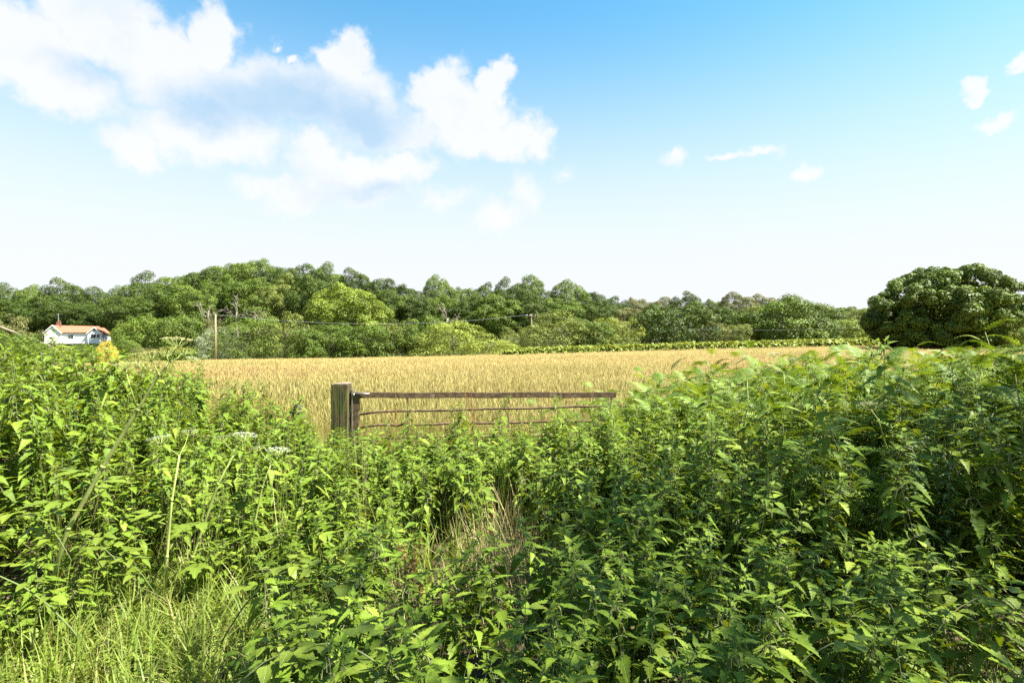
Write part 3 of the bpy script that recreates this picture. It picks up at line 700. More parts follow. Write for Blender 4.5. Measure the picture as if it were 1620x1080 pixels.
for px, f in ((645, .19), (804.5, .58), (967, .985)):
    Yk = YG + (YR - YG) * f
    q = MB(); q.tube([rel(pt(px, 626, Yk)), rel(pt(px, 742, Yk))], .011, 6); ob('upright', q.mesh('upright', MAT['rust'], True), gate)
# old broken post in the field to the left of the gate
b = MB(); b.tube([(0, 0, -.2), (0, 0, .4), (.01, 0, .78), (.015, 0, .86)], [.10, .095, .085, .06], 9)
Yo = 8.0
o = thing('broken_post', 'short pale broken post left of the gate post', 'post', (wx(471, Yo), Yo, wz(645, Yo) - .86), data=b.mesh('broken post', MAT['oldwood'], True))
b = MB(); b.tube([(0, 0, 0), (0.01, -.01, .035), (.0, 0, .075)], [.062, .07, .03], 8); k = ob('rotten_cap', b.mesh('rotten cap', MAT['shedwall'], True), o); k.location = (.005, 0, .84)

# ------------------------------------------------------------------ field grass
def blade(b, base, L_, w, lean, az_, seg=3, rnd=0.0, curve=1.6):
    V = []; d = Vector((math.cos(az_), math.sin(az_), 0)); sd_ = Vector((-math.sin(az_), math.cos(az_), 0))
    for i in range(seg + 1):
        t_ = i / seg; p_ = Vector(base) + d * (lean * L_ * t_ ** curve) + Vector((0, 0, L_ * (t_ - .35 * lean * t_ * t_)))
        ww = w * (1 - t_ ** 1.5) * .5 + w * .02
        V += [tuple(p_ - sd_ * ww), tuple(p_ + sd_ * ww)]
    b.add(V, [(2 * i, 2 * i + 1, 2 * i + 3, 2 * i + 2) for i in range(seg)], rnd)
def fieldtuft(seed, nst=44, rad=.36, ht=.70):
    r = random.Random(seed); b = MB()
    for i in range(nst):
        a = r.uniform(0, 6.28); q = rad * math.sqrt(r.random()); bs = (q * math.cos(a), q * math.sin(a), 0)
        hh = ht * r.uniform(.7, 1.1); ln = r.uniform(.05, .24); az_ = r.uniform(0, 6.28); rn = r.random() * .5
        blade(b, bs, hh, .0045, ln, az_, 3, rn)
        tip = Vector(bs) + Vector((math.cos(az_), math.sin(az_), 0)) * ln * hh + Vector((0, 0, hh * (1 - .35 * ln)))
        dn = Vector((math.cos(az_) * ln * .9, math.sin(az_) * ln * .9, -.9 + .2)) * .0
        up_ = Vector((math.cos(az_) * .45, math.sin(az_) * .45, 1)).normalized(); sd_ = Vector((-math.sin(az_), math.cos(az_), 0))
        hl = r.uniform(.08, .15); ww = r.uniform(.004, .009)
        p0 = tip - up_ * hl * .5; p1 = tip + up_ * hl * .7; mm = tip
        b.add([tuple(p0), tuple(mm + sd_ * ww), tuple(p1), tuple(mm - sd_ * ww)], [(0, 1, 2, 3)], rn + .3)
    for i in range(10):
        a = r.uniform(0, 6.28); q = rad * math.sqrt(r.random())
        blade(b, (q * math.cos(a), q * math.sin(a), 0), ht * r.uniform(.35, .6), .010, r.uniform(.3, .7), r.uniform(0, 6.28), 3, r.random() * .5)
    return b.mesh('field tuft %d' % seed, MAT['fieldgrass'])
m = newmat('ripe field grass'); MAT['fieldgrass'] = m
out = N('ShaderNodeOutputMaterial'); oi = N('ShaderNodeObjectInfo'); at = N('ShaderNodeAttribute', attribute_name='rnd')
r_ = M_('FRACT', M_('ADD', oi.outputs['Random'], at.outputs['Fac']))
geo = N('ShaderNodeNewGeometry'); n2 = N('ShaderNodeTexNoise'); lk(geo.outputs['Position'], n2.inputs['Vector']); n2.inputs['Scale'].default_value = .11; n2.inputs['Detail'].default_value = 5
sg = N('ShaderNodeSeparateXYZ'); lk(geo.outputs['Position'], sg.inputs[0])
gold = MIXC(r_, (0.350, 0.262, 0.090), (0.46, 0.375, 0.155)); rust_ = MIXC(r_, (0.360, 0.240, 0.090), (0.45, 0.335, 0.145)); grn = MIXC(r_, (0.19, 0.195, 0.05), (0.34, 0.31, 0.10))
c = MIXC(MR(n2.outputs['Fac'], .46, .62), gold, rust_)
c = MIXC(M_('MULTIPLY', MR(sg.outputs[1], 8, 30, 1, 0.2), .6), c, grn)
n3 = N('ShaderNodeTexNoise'); lk(geo.outputs['Position'], n3.inputs['Vector']); n3.inputs['Scale'].default_value = .055; n3.inputs['Detail'].default_value = 4
c = MIXC(MR(n3.outputs['Fac'], .50, .66, 0, .55), c, grn)
p = N('ShaderNodeBsdfPrincipled'); lk(c, p.inputs['Base Color']); p.inputs['Roughness'].default_value = .7; p.inputs['Specular IOR Level'].default_value = .15
tr = N('ShaderNodeBsdfTranslucent'); lk(c, tr.inputs['Color']); mx = N('ShaderNodeMixShader'); mx.inputs[0].default_value = .42
lk(p.outputs[0], mx.inputs[1]); lk(tr.outputs[0], mx.inputs[2]); lk(mx.outputs[0], out.inputs[0])
FT = proto_coll('field_tuft', [fieldtuft(s) for s in range(6)])
pos = []; sc_ = []
for (y0, y1, dens, ws, hs0) in ((8.6, 16, 26, .9, .95), (16, 30, 13, 1.1, .95), (30, 55, 6.5, 1.5, 1.0), (55, 103, 4.2, 2.0, 1.0)):
    wa = lambda y: (1.0 * y + 4)
    n = int(dens * (y1 - y0) * (wa(y0) + wa(y1)))
    yy = rng.uniform(y0, y1, n); xx = rng.uniform(-1, 1, n) * wa(y1)
    k = np.abs(xx) < wa(yy); xx, yy = xx[k], yy[k]
    pos.append(np.stack([xx, yy, terrain(xx, yy)], 1))
    s_ = rng.uniform(.8, 1.15, len(xx)); sc_.append(np.stack([s_ * ws, s_ * ws, s_ * hs0 * rng.uniform(.8, 1.1, len(xx))], 1))
pos = np.concatenate(pos); sc_ = np.concatenate(sc_)
# keep clear of the near stands, the garden and the wood
k = ~((pos[:, 0] < -46) & (pos[:, 1] > 52)) & ~((np.abs(pos[:, 0] + .35) > 2.6 + .0 * pos[:, 1]) & (pos[:, 1] < 9.2))
pos, sc_ = pos[k], sc_[k]; n = len(pos)
scatter('field_grass', 'tall golden ripe grass filling the open field behind the gate', 'grass', FT, pos,
        np.stack([np.zeros(n), np.zeros(n), rng.uniform(0, 6.28, n)], 1), sc_, rng.integers(0, 6, n))

# bright bracken bank along the far right field edge and under the hedge
def lump(seed, n=26):
    r = np.random.default_rng(seed); d = r.normal(size=(n * 6, 3)); d[:, 2] = np.abs(d[:, 2]); d /= np.linalg.norm(d, axis=1, keepdims=True)
    pt_ = d * np.array([.7, .7, 1.0]) * r.uniform(.75, 1.05, n * 6)[:, None]; nn = d * .6 + r.normal(size=d.shape) * .4 + np.array([0, 0, .6]); nn /= np.linalg.norm(nn, axis=1, keepdims=True)
    V, F = leaf_quads(pt_, nn, .30, r); return fastmesh('bracken lump %d' % seed, V, F, TM['yellow'], False, np.repeat(r.random(len(pt_)) * .6, 4))
BL = proto_coll('bank_fern', [lump(s) for s in range(900, 903)])
pos = []
for i in range(900):
    px = random.uniform(800, 1440); f = (px - 800) / 640
    Y = 92 - 10 * f + random.uniform(-2.5, 2.5); x = wx(px, Y); pos.append((x, Y, th(x, Y)))
n = len(pos); s_ = rng.uniform(.75, 1.1, n)
scatter('bracken_bank', 'bright green bracken bank along the far right edge of the field', 'bracken', BL, pos, np.stack([np.zeros(n), np.zeros(n), rng.uniform(0, 6.28, n)], 1),
        np.stack([s_ * 1.6, s_ * 1.6, s_ * 1.6], 1), rng.integers(0, 3, n))

# ------------------------------------------------------------------ nettles
def leafmesh(nm, mat, nt_=8, w=.34, fold=.22, droop=.25, tooth=.20, twist=0.0, bulge=.03):
    """serrated ovate leaf, unit length along +Y"""
    vs = [0.0]
    for k in range(nt_): vs += [(k + .72) / nt_, (k + 1) / nt_]
    V = []; uv = []; F = []
    for j, v in enumerate(vs):
        pr = 1.28 * min(1.0, max(v, 1e-4) / .26) ** .6 * (max(1 - v, 0) ** (1.0 if w < .4 else .75))
        ww = w * pr * (1.0 if j % 2 else 1 - tooth) if j else .02
        if j == len(vs) - 1: ww = .004
        vy = v + (-.012 if j % 2 == 0 and j else .012)
        z = -droop * v * v
        tw = twist * v
        for s in (-1, 0, 1):
            xx = s * ww; zz = z + abs(xx) * fold + (bulge * math.sin(v * 8 * PI) * abs(s) * .4)
            V.append((xx * math.cos(tw), vy, zz + xx * math.sin(tw))); uv.append((xx / w * .5, v))
    for j in range(len(vs) - 1):
        a = j * 3
        F += [(a, a + 1, a + 4, a + 3), (a + 1, a + 2, a + 5, a + 4)]
    m = mesh(nm, V, F, mat, True, uv=uv, rnd=[0.0] * len(V))
    return m, np.array(V), np.array(F), np.array(uv)
NL = [leafmesh('nettle leaf a', MAT['nettle'], 8, .285, .24, .22, .28), leafmesh('nettle leaf b', MAT['nettle'], 8, .255, .35, .38, .28, twist=.25), leafmesh('nettle leaf c', MAT['nettle'], 9, .23, .18, .30, .28, twist=-.3)]
def nettle_plan(seed, H, big=.115):
    r = random.Random(seed)
    bx, by = r.uniform(-.12, .12) * H, r.uniform(-.12, .12) * H
    def axis(z):
        t_ = z / H; return Vector((bx * t_ * t_, by * t_ * t_, z))
    nodes = []; z = H * r.uniform(.30, .40); k = 0; a0 = r.uniform(0, 3.1)
    while z < H - .012:
        rem = (H - z); t_ = min(1, rem / .20)
        L_ = big * (.30 + .70 * t_) * r.uniform(.85, 1.12) * (1.0 if z > H * .45 else .8)
        for s in (0, 1):
            if z < H * .4 and r.random() < .35: continue
            ang = a0 + (k % 2) * PI / 2 + s * PI + r.uniform(-.45, .45)
            pitch = R(38) * (1 - t_) + R(r.uniform(-42, 14)) * t_
            nodes.append((z, ang, pitch, r.uniform(-.25, .25), L_, r.randrange(3), r.random()))
        z += max(.015, .060 * (.25 + .75 * t_)) * r.uniform(.85, 1.15); k += 1
    mats = []
    for (z, ang, pitch, roll, L_, lv, rn) in nodes:
        pet = L_ * .22
        d = Matrix.Rotation(ang, 4, 'Z') @ Matrix.Rotation(pitch, 4, 'X')
        mats.append((Matrix.Translation(axis(z)) @ d @ Matrix.Translation((0, pet, 0)) @ Matrix.Rotation(roll, 4, 'Y') @ Matrix.Scale(L_, 4), lv, rn))
    side = []
    for (z, ang, pitch, roll, L_, lv, rn) in nodes:
        for q in range(2):
            d = Matrix.Rotation(ang + r.uniform(-.9, .9), 4, 'Z') @ Matrix.Rotation(R(r.uniform(-20, 50)), 4, 'X')
            side.append((Matrix.Translation(axis(z + r.uniform(-.01, .02))) @ d @ Matrix.Translation((0, L_ * r.uniform(.1, .35), 0)) @ Matrix.Scale(L_ * r.uniform(.28, .55), 4), r.randrange(3), r.random()))
    b = MB(); b.tube([tuple(axis(H * q / 7)) for q in range(8)], [.0042 - .0028 * q / 7 for q in range(8)], 4, rnd=.2)
    for (z, ang, pitch, roll, L_, lv, rn) in nodes:
        e = axis(z) + Matrix.Rotation(ang, 4, 'Z') @ Matrix.Rotation(pitch, 4, 'X') @ Vector((0, L_ * .24, 0))
        b.tube([tuple(axis(z)), tuple(e)], [.0016, .0012], 3, False, .3)
    stem = b.mesh('nettle stem %d' % seed, MAT['nettle_stem'])
    b = MB()
    for (z, ang, pitch, roll, L_, lv, rn) in nodes:
        if z < H * .5 or z > H - .05: continue
        for q in range(2):
            a = ang + r.uniform(-.6, .6); d = Vector((math.sin(-a), math.cos(a), 0)); l = r.uniform(.02, .05)
            p0 = axis(z); p1 = p0 + d * l * .7 + Vector((0, 0, -.2 * l)); p2 = p1 + d * l * .35 + Vector((0, 0, -l * .8))
            b.tube([tuple(p0), tuple(p1), tuple(p2)], [.001, .0026, .002], 3, False, r.random())
    tas = b.mesh('nettle tassels %d' % seed, MAT['tassel']) if b.V else None
    return dict(H=H, leaves=mats, side=side, stem=stem, tas=tas)
def joined_leaves(nm, plan, lib, mat, key='leaves'):
    Vs = []; Fs = []; U = []; Rn = []; n = 0
    for (M4, lv, rn) in plan[key]:
        _, V, F, uv = lib[lv]; A = np.array(M4)
        Vs.append(V @ A[:3, :3].T + A[:3, 3]); Fs.append(F + n); U.append(uv); Rn.append(np.full(len(V), rn)); n += len(V)
    return fastmesh(nm, np.concatenate(Vs), np.concatenate(Fs), mat, True, np.concatenate(Rn), np.concatenate(U))
NPLANS = [nettle_plan(40 + i, h, bg_) for i, (h, bg_) in enumerate(((.98, .145), (1.06, .155), (.92, .14), (1.12, .15), (1.0, .165), (.85, .135)))]
for i, pl in enumerate(NPLANS): pl['fol'] = joined_leaves('nettle foliage %d' % i, pl, NL, MAT['nettle']); pl['shoot'] = joined_leaves('nettle shoots %d' % i, pl, NL, MAT['nettle'], 'side')
def whole(nm, parts):
    """all meshes of one plant joined, for the uncountable rest"""
    Vs = []; lp = []; mi = []; mats = []; n = 0; Rn = []; U = []
    m = bpy.data.meshes.new(nm); faces = []
    for k, q in enumerate(parts):
        if q is None: continue
        V = np.empty(len(q.vertices) * 3, np.float32); q.vertices.foreach_get('co', V); Vs.append(V.reshape(-1, 3))
        r0_ = np.zeros(len(q.vertices), np.float32); q.attributes['rnd'].data.foreach_get('value', r0_); Rn.append(r0_)
        for p_ in q.polygons: faces.append(tuple(v + n for v in p_.vertices)); mi.append(len(mats))
        if q.uv_layers:
            vi = np.empty(len(q.loops), np.int32); q.loops.foreach_get('vertex_index', vi); uu = np.empty(len(q.loops) * 2, np.float32); q.uv_layers[0].data.foreach_get('uv', uu)
            full = np.zeros((len(q.vertices), 2), np.float32); full[vi] = uu.reshape(-1, 2); U.append(full)
        else: U.append(np.zeros((len(q.vertices), 2), np.float32))
        mats.append(q.materials[0]); n += len(q.vertices)
    o = mesh(nm, np.concatenate(Vs), faces, mats, False, uv=np.concatenate(U), rnd=np.concatenate(Rn))
    o.polygons.foreach_set('material_index', np.array(mi, np.int32)); o.polygons.foreach_set('use_smooth', np.ones(len(mi), bool)); o.update()
    return o
NWHOLE = proto_coll('nettle', [whole('nettle whole %d' % i, [pl['fol'], pl['shoot'], pl['stem'], pl['tas']]) for i, pl in enumerate(NPLANS)])

# canopy height of the stands over the verge, and where nettles, bracken and gaps are
def spots(x0, x1, y0, y1, dens, ok=lambda x, y: True):
    n = int((x1 - x0) * (y1 - y0) * dens); res = []
    s = 1 / math.sqrt(dens)
    nx_, ny_ = int((x1 - x0) / s), int((y1 - y0) / s)
    for i in range(nx_):
        for j in range(ny_):
            x = x0 + (i + .5 + random.uniform(-.48, .48)) * s; y = y0 + (j + .5 + random.uniform(-.48, .48)) * s
            if abs(x) > y * .98 + 1.0: continue
            if ok(x, y): res.append((x, y))
    return res
def gap(x, y):       # the half-open way to the gate, with dry stems
    return ((x + .08) / .25) ** 2 + ((y - 3.95) / .80) ** 2 < 1 or ((x + .56) / .17) ** 2 + ((y - 2.85) / .28) ** 2 < 1
NET = []   # (x, y, height, zone)
def H_left(x, y): return .90 + .20 * min(1, max(0, (y - 4) / 2)) + .08 * min(1, max(0, (-x - 2.5) / 2))
for (x, y) in spots(-8.6, -.75, 3.7, 8.6, 32, lambda x, y: y > 4.15 - .22 * (-x - 1) * .5 and not gap(x, y) and (y < 6.6 + .55 * max(0, -x - 1.9))):
    NET.append((x, y, H_left(x, y) * (.74 + .26 * min(1, max(0, (-x - 1.2) / 2.8))) * random.uniform(.88, 1.06) * (.86 if x / y > -.74 and y > 5.2 else 1.0), 'left'))
for (x, y) in spots(-2.2, 1.5, 4.6, 6.75, 27, lambda x, y: not gap(x, y) and x > -.75): NET.append((x, y, random.uniform(.76, .93) + .12 * max(0, x - .3), 'gate'))
for (x, y) in spots(-1.05, 2.4, 1.30, 3.25, 36, lambda x, y: not gap(x, y) and not (x < -.7 and y < 2.0) and not (x > 1.6 and y < 2.5)): NET.append((x, y, (.70 + .05 * min(2, y)) * random.uniform(.90, 1.06), 'front'))
for (x, y) in spots(.35, 5.2, 3.25, 6.4, 30, lambda x, y: not gap(x, y) and (y < 5.4 or x < 2.0) and (x < 2.0 or y < 3.6 or random.random() < .45)): NET.append((x, y, (.90 + .13 * min(2, max(0, x - .4))) * random.uniform(.90, 1.06), 'right'))
for (x, y) in spots(1.9, 4.4, 2.6, 3.4, 14): NET.append((x, y, .72 * random.uniform(.8, 1.1), 'right'))
for (x, y) in spots(-1.6, -.7, 2.3, 4.4, 20, lambda x, y: not gap(x, y) and (x > -1.15 or y > 3.4)): NET.append((x, y, .62 * random.uniform(.8, 1.1), 'left'))
for (x, y) in spots(-5.2, -1.3, 2.9, 4.3, 24, lambda x, y: x < -2.5 or y > 3.6): NET.append((x, y, random.uniform(.34, .66), 'left'))
for (x, y) in spots(-2.7, 1.7, 5.3, 6.85, 24): NET.append((x, y, random.uniform(.66, .84), 'gate'))
NET.sort(key=lambda t: math.hypot(t[0], t[1]))
ZL = {'left': ('tall stinging nettle in the sunlit left thicket', 'nettles left of the gate'),
      'gate': ('short stinging nettle in the sunlit row just before the gate', 'nettles in front of the gate'),
      'front': ('large-leaved stinging nettle in the nearest clump', 'nettles in the nearest clump'),
      'right': ('stinging nettle in the shaded stand below the bracken', 'nettles right of the gate')}
NLEAF, NTHING = 90, 300
rest = []
for i, (x, y, h, zn) in enumerate(NET):
    r = random.Random(i + 999); pl = NPLANS[r.randrange(6)]
    s = h / pl['H']; sw = .5 + .5 * s
    tilt = (r.gauss(0, .17) + (.22 if y < 2.4 else .10 if y < 3.4 else .06), r.gauss(0, .17), r.uniform(0, 6.28))
    z = th(x, y) - .02
    if i >= NTHING: rest.append(((x, y, z), tilt, (sw, sw, s), r.randrange(6))); continue
    pxn = 810 + FPX * x / y; sub = ''
    if zn == 'right': sub = ', near the gate end' if pxn < 1050 else ', at the right picture edge' if pxn > 1400 else ', mid way along it'
    if zn == 'left': sub = ', near the post' if pxn > 400 else ', under the hogweeds' if pxn > 180 else ', at the left edge'
    if zn == 'front': sub = ', its sunlit left end' if pxn < 760 else ', its shaded right end' if pxn > 1100 else ''
    t = thing('stinging_nettle', ZL[zn][0] + sub, 'nettle', (x, y, z), 0, (max(sw, .8),) * 2 + (s,), ZL[zn][1])
    t.rotation_euler = tilt
    ob('stem', pl['stem'], t)
    if pl['tas']: ob('flower_tassels', pl['tas'], t, kind='stuff')
    ob('side_shoots', pl['shoot'], t, kind='stuff')
    if i < NLEAF:
        for (M4, lv, rn) in pl['leaves']: ob('leaf', NL[lv][0], t, M4)
    else: ob('foliage', pl['fol'], t, kind='stuff')
scatter('nettle_thicket', 'dense thicket of more stinging nettles behind the nearest ones', 'nettles', NWHOLE, [q[0] for q in rest], [q[1] for q in rest], [q[2] for q in rest], [q[3] for q in rest])

# ------------------------------------------------------------------ bracken
def frond(seed, npair=12, nl=4):
    r = random.Random(seed); b = MB(); arch = r.uniform(.40, .80)
    def ax(t_): return Vector((0.05 * math.sin(t_ * 2 + seed), t_ * (1 - .18 * t_), .25 * t_ - arch * t_ * t_))
    b.tube([tuple(ax(q / 6)) for q in range(7)], [.006 - .005 * q / 6 for q in range(7)], 3, False)
    for k in range(npair):
        t_ = .10 + .88 * k / (npair - 1); pl = .33 * (1 - .92 * (max(0, t_ - .12) / .88) ** 1.15) * (.75 + .25 * min(1, t_ / .22)) * r.uniform(.92, 1.08)
        for s in (-1, 1):
            o = ax(t_); an = R(62 + 8 * t_ + r.uniform(-6, 6)); d = Vector((s * math.sin(an), math.cos(an), .12 * r.uniform(.5, 1.5))); dn = d.normalized()
            sd_ = Vector((dn.y, -dn.x, 0)).normalized(); V = []; F = []
            for q in range(2 * nl + 1):
                f = q / (2 * nl); lw = (pl * .045 + .018) * (1 - f) ** .7 * (1.0 if q % 2 else .62) + .001
                c0 = o + dn * pl * f + Vector((0, 0, -.30 * pl * f * f))
                V += [tuple(c0 - sd_ * lw - Vector((0, 0, .25 * lw))), tuple(c0), tuple(c0 + sd_ * lw - Vector((0, 0, .25 * lw)))]
            for q in range(2 * nl):
                k0 = q * 3; F += [(k0, k0 + 1, k0 + 4, k0 + 3), (k0 + 1, k0 + 2, k0 + 5, k0 + 4)]
            b.add(V, F, r.random() * .35)
    return b.mesh('bracken frond %d' % seed, MAT['bracken'], False)
FR = [frond(s) for s in (1, 2, 3, 4)]
def np_of(m):
    V = np.empty(len(m.vertices) * 3, np.float32); m.vertices.foreach_get('co', V); return V.reshape(-1, 3)
def bracken_plan(seed, H):
    r = random.Random(seed); bx, by = r.uniform(-.22, .22), r.uniform(-.22, .22)
    def axis(z): t_ = z / H; return Vector((bx * t_ ** 2, by * t_ ** 2, z))
    b = MB(); b.tube([tuple(axis(H * q / 6)) for q in range(7)], [.006 - .003 * q / 6 for q in range(7)], 5, rnd=.3)
    st = b.mesh('bracken stipe %d' % seed, MAT['stipe'], True)
    fr = []; z = H * .42; a0 = r.uniform(0, 3.1); L_ = .60
    while z < H * .97:
        for s in (0, 1):
            M4 = Matrix.Translation(axis(z)) @ Matrix.Rotation(a0 + s * PI + r.uniform(-.3, .3), 4, 'Z') @ Matrix.Rotation(R(r.uniform(0, 48)), 4, 'X') @ Matrix.Rotation(r.uniform(-.3, .3), 4, 'Y') @ Matrix.Scale(L_ * r.uniform(.85, 1.12), 4)
            fr.append((M4, r.randrange(4)))
        z += .16 * r.uniform(.8, 1.2); L_ *= .86; a0 += r.uniform(-.35, .35)
    fr.append((Matrix.Translation(axis(H)) @ Matrix.Rotation(a0 + 1.57, 4, 'Z') @ Matrix.Rotation(R(42), 4, 'X') @ Matrix.Scale(.36, 4), r.randrange(4)))
    return dict(H=H, st=st, fr=fr)
BP = [bracken_plan(70 + i, h) for i, h in enumerate((1.25, 1.1, 1.35, 1.2, 1.0))]
for i, pl in enumerate(BP):
    Vs = []; fs = []; n = 0; rn = []
    for (M4, k) in pl['fr']:
        A = np.array(M4); V = np_of(FR[k]) @ A[:3, :3].T + A[:3, 3]; Vs.append(V)
        fs += [tuple(v + n for v in p_.vertices) for p_ in FR[k].polygons]; n += len(V); rn.append(np.full(len(V), random.random()))
    pl['fol'] = mesh('bracken foliage %d' % i, np.concatenate(Vs), fs, MAT['bracken'], False, rnd=np.concatenate(rn))
BR = []
def brh(x, y): return .99 + .10 * min(1, max(0, (x - 1.2) / 3))
for (x, y) in spots(1.15, 9.5, 4.4, 9.4, 13, lambda x, y: y > 6.2 - .75 * min(2.6, x - 1.15)): BR.append((x, y, brh(x, y) * random.uniform(.82, 1.1), 'right'))
for (x, y) in spots(2.1, 6.5, 3.4, 4.9, 12.0): BR.append((x, y, .92 * random.uniform(.85, 1.12), 'right'))
for (x, y) in spots(-9.5, -3.6, 6.2, 9.4, 3.0, lambda x, y: x / y < -.74): BR.append((x, y, .84 * random.uniform(.85, 1.1), 'left'))
for (px, Y, h) in ((460, 6.6, .8), (490, 6.9, .85), (1335, 5.6, 1.26), (1600, 4.6, 1.36), (1545, 5.0, 1.34), (1612, 5.4, 1.48), (1580, 4.3, 1.25), (1620, 4.0, 1.3), (1500, 5.4, 1.22), (885, 7.9, .95), (870, 8.2, .9), (1090, 6.2, 1.12), (1060, 6.0, 1.05), (1110, 5.9, 1.05)):
    BR.append((wx(px, Y), Y, h, 'left' if px < 800 else 'right'))
BR.sort(key=lambda t: math.hypot(t[0], t[1]))
BLB = {'right': ('arching green bracken fern on the right bank', 'bracken right of the gate'),
       'left': ('green bracken fern among nettles left of the gate', 'bracken left of the gate')}
for i, (x, y, h, zn) in enumerate(BR[:300]):
    r = random.Random(i + 555); pl = BP[r.randrange(5)]; s = h / pl['H']
    pxn = 810 + FPX * x / y; sub = '' if zn == 'left' else ', at its gate end' if pxn < 1200 else ', at the picture edge' if pxn > 1450 else ', below the lone oak' if pxn > 1350 else ''
    t = thing('bracken_fern', BLB[zn][0] + sub, 'fern', (x, y, th(x, y) - .02), r.uniform(0, 6.28), (max(.9, s),) * 2 + (s,), BLB[zn][1])
    t.rotation_euler = (r.gauss(0, .09), r.gauss(0, .09), r.uniform(0, 6.28))
    ob('stipe', pl['st'], t)
    if i < 110:
        for (M4, k) in pl['fr']: ob('frond', FR[k], t, M4)
    else: ob('foliage', pl['fol'], t, kind='stuff')

BW = proto_coll('bracken', [whole('bracken whole %d' % i, [pl['fol'], pl['st']]) for i, pl in enumerate(BP)])
far = BR[300:]; n = len(far)
if n:
    s_ = np.array([q[2] for q in far]) / 1.18
    scatter('bracken_thicket', 'more bracken behind the nearest ferns on both banks', 'bracken', BW, [(q[0], q[1], th(q[0], q[1])) for q in far],
            np.stack([rng.normal(0, .09, n), rng.normal(0, .09, n), rng.uniform(0, 6.28, n)], 1), np.stack([s_] * 3, 1), rng.integers(0, 5, n))

# ------------------------------------------------------------------ hogweed
def umbel(b, c, up_, rad, r, n=18):
    up_ = up_.normalized(); a = up_.cross(Vector((0.3, 1, 0.2))).normalized(); bb = up_.cross(a)
    root = c - up_ * rad * .75
    for i in range(n):
        f = math.sqrt((i + .5) / n); th_ = i * 2.4
        e = c + (a * math.cos(th_) + bb * math.sin(th_)) * rad * f - up_ * rad * .16 * f * f
        b[0].tube([tuple(root), tuple(e)], [.0014, .001], 3, False)
        for k in range(10):
            q = e + (a * r.uniform(-1, 1) + bb * r.uniform(-1, 1)) * rad * .15 + up_ * r.uniform(-.004, .006); s = rad * .045 * r.uniform(.7, 1.3)
            d1 = (a * math.cos(k) + bb * math.sin(k)) * s; d2 = (bb * math.cos(k) - a * math.sin(k)) * s
            b[1].add([tuple(q - d1), tuple(q - d2 + up_ * s * .4), tuple(q + d1), tuple(q + d2 + up_ * s * .4)], [(0, 1, 2, 3)], r.random())
HL, HLV, HLF, HLU = leafmesh('hogweed leaflet', MAT['hog_leaf'], 4, .42, .18, .3, tooth=.42)
def hogweed(pts, rads, ums, label, white=True, leaves=3, seed=0):
    """pts: stem points in world coordinates; ums: (point index or fraction, end point, radius)"""
    r = random.Random(seed); o0 = Vector(pts[0]); t = thing('hogweed', label, 'hogweed', tuple(o0), 0, group='hogweeds among the nettles')
    P_ = [Vector(p_) - o0 for p_ in pts]
    b = MB(); b.tube([tuple(p_) for p_ in P_], rads, 9)
    for p_, rd in list(zip(P_, rads))[1:-1]: b.tube([tuple(p_ - Vector((0, 0, .012))), tuple(p_), tuple(p_ + Vector((0, 0, .012)))], [rd, rd * 1.35, rd], 9)
    ob('stem', b.mesh('hogweed stem', MAT['hog_stem'], True), t)
    for (k, e, rad) in ums:
        e = Vector(e) - o0; s = P_[k]; m_ = s.lerp(e, .55) + Vector((0, 0, -.02)); b = MB(); b.tube([tuple(s), tuple(m_), tuple(e - (e - m_).normalized() * rad * .7)], [rads[k] * .5, rads[k] * .4, rads[k] * .3], 6)
        br = ob('flower_stalk', b.mesh('hogweed stalk', MAT['hog_stem'], True), t)
        bb = (MB(), MB()); umbel(bb, e, (e - m_).normalized() * .4 + Vector((0, 0, 1)), rad, r)
        u = ob('umbel', bb[1].mesh('umbel', MAT['umbel'] if white else MAT['umbel_seed']), br)
        ob('umbel_rays', bb[0].mesh('umbel rays', MAT['hog_stem']), br)
    for i in range(leaves):
        s = P_[0].lerp(P_[min(2, len(P_) - 1)], r.uniform(.2, .9)); a = r.uniform(0, 6.28)
        q = MB(); 
        for (sc, an, off) in ((.15, 0, .17), (.12, 1.0, .14), (.12, -1.0, .14), (.09, .9, .07), (.09, -.9, .07)):
            M4 = Matrix.Translation(s) @ Matrix.Rotation(a, 4, 'Z') @ Matrix.Rotation(R(10), 4, 'X') @ Matrix.Translation((0, off, .05)) @ Matrix.Rotation(an, 4, 'Z') @ Matrix.Scale(sc, 4)
            A = np.array(M4); q.add(HLV @ A[:3, :3].T + A[:3, 3], [tuple(f) for f in HLF], 0.0, HLU)
        q.tube([tuple(s), tuple(s + Matrix.Rotation(a, 3, 'Z') @ Vector((0, .19, .05)))], [.005, .003], 4)
        ob('leaf', q.mesh('hogweed leaf', MAT['hog_leaf'], True, uv=True), t)
def P3(px, py, Y): return (wx(px, Y), Y, wz(py, Y))
Yh = 3.3
g0 = P3(70, 900, Yh)
hogweed([(g0[0] - .06, Yh, th(g0[0], Yh)), P3(108, 835, Yh), P3(163, 738, Yh), P3(218, 648, Yh), P3(252, 592, Yh), P3(268, 572, Yh)], [.014, .013, .012, .0095, .0075, .006],
        [(5, P3(282, 534, Yh), .085), (5, P3(262, 552, Yh + .1), .07), (4, P3(238, 556, Yh), .08), (4, P3(215, 568, Yh + .05), .075), (5, P3(306, 566, Yh), .042), (5, P3(292, 552, Yh + .15), .06), (3, P3(196, 574, Yh - .05), .05)],
        'tall thick-stemmed hogweed leaning right with pale green seed heads, far left', False, 3, 1)
Yh = 3.7
hogweed([(wx(262, Yh), Yh, 0), P3(264, 880, Yh), P3(272, 790, Yh), P3(284, 720, Yh)], [.010, .009, .007, .005], [(3, P3(251, 690, Yh), .075), (3, P3(300, 680, Yh + .2), .06)], 'hogweed with a small white umbel tilted left, left of the others', True, 2, 2)
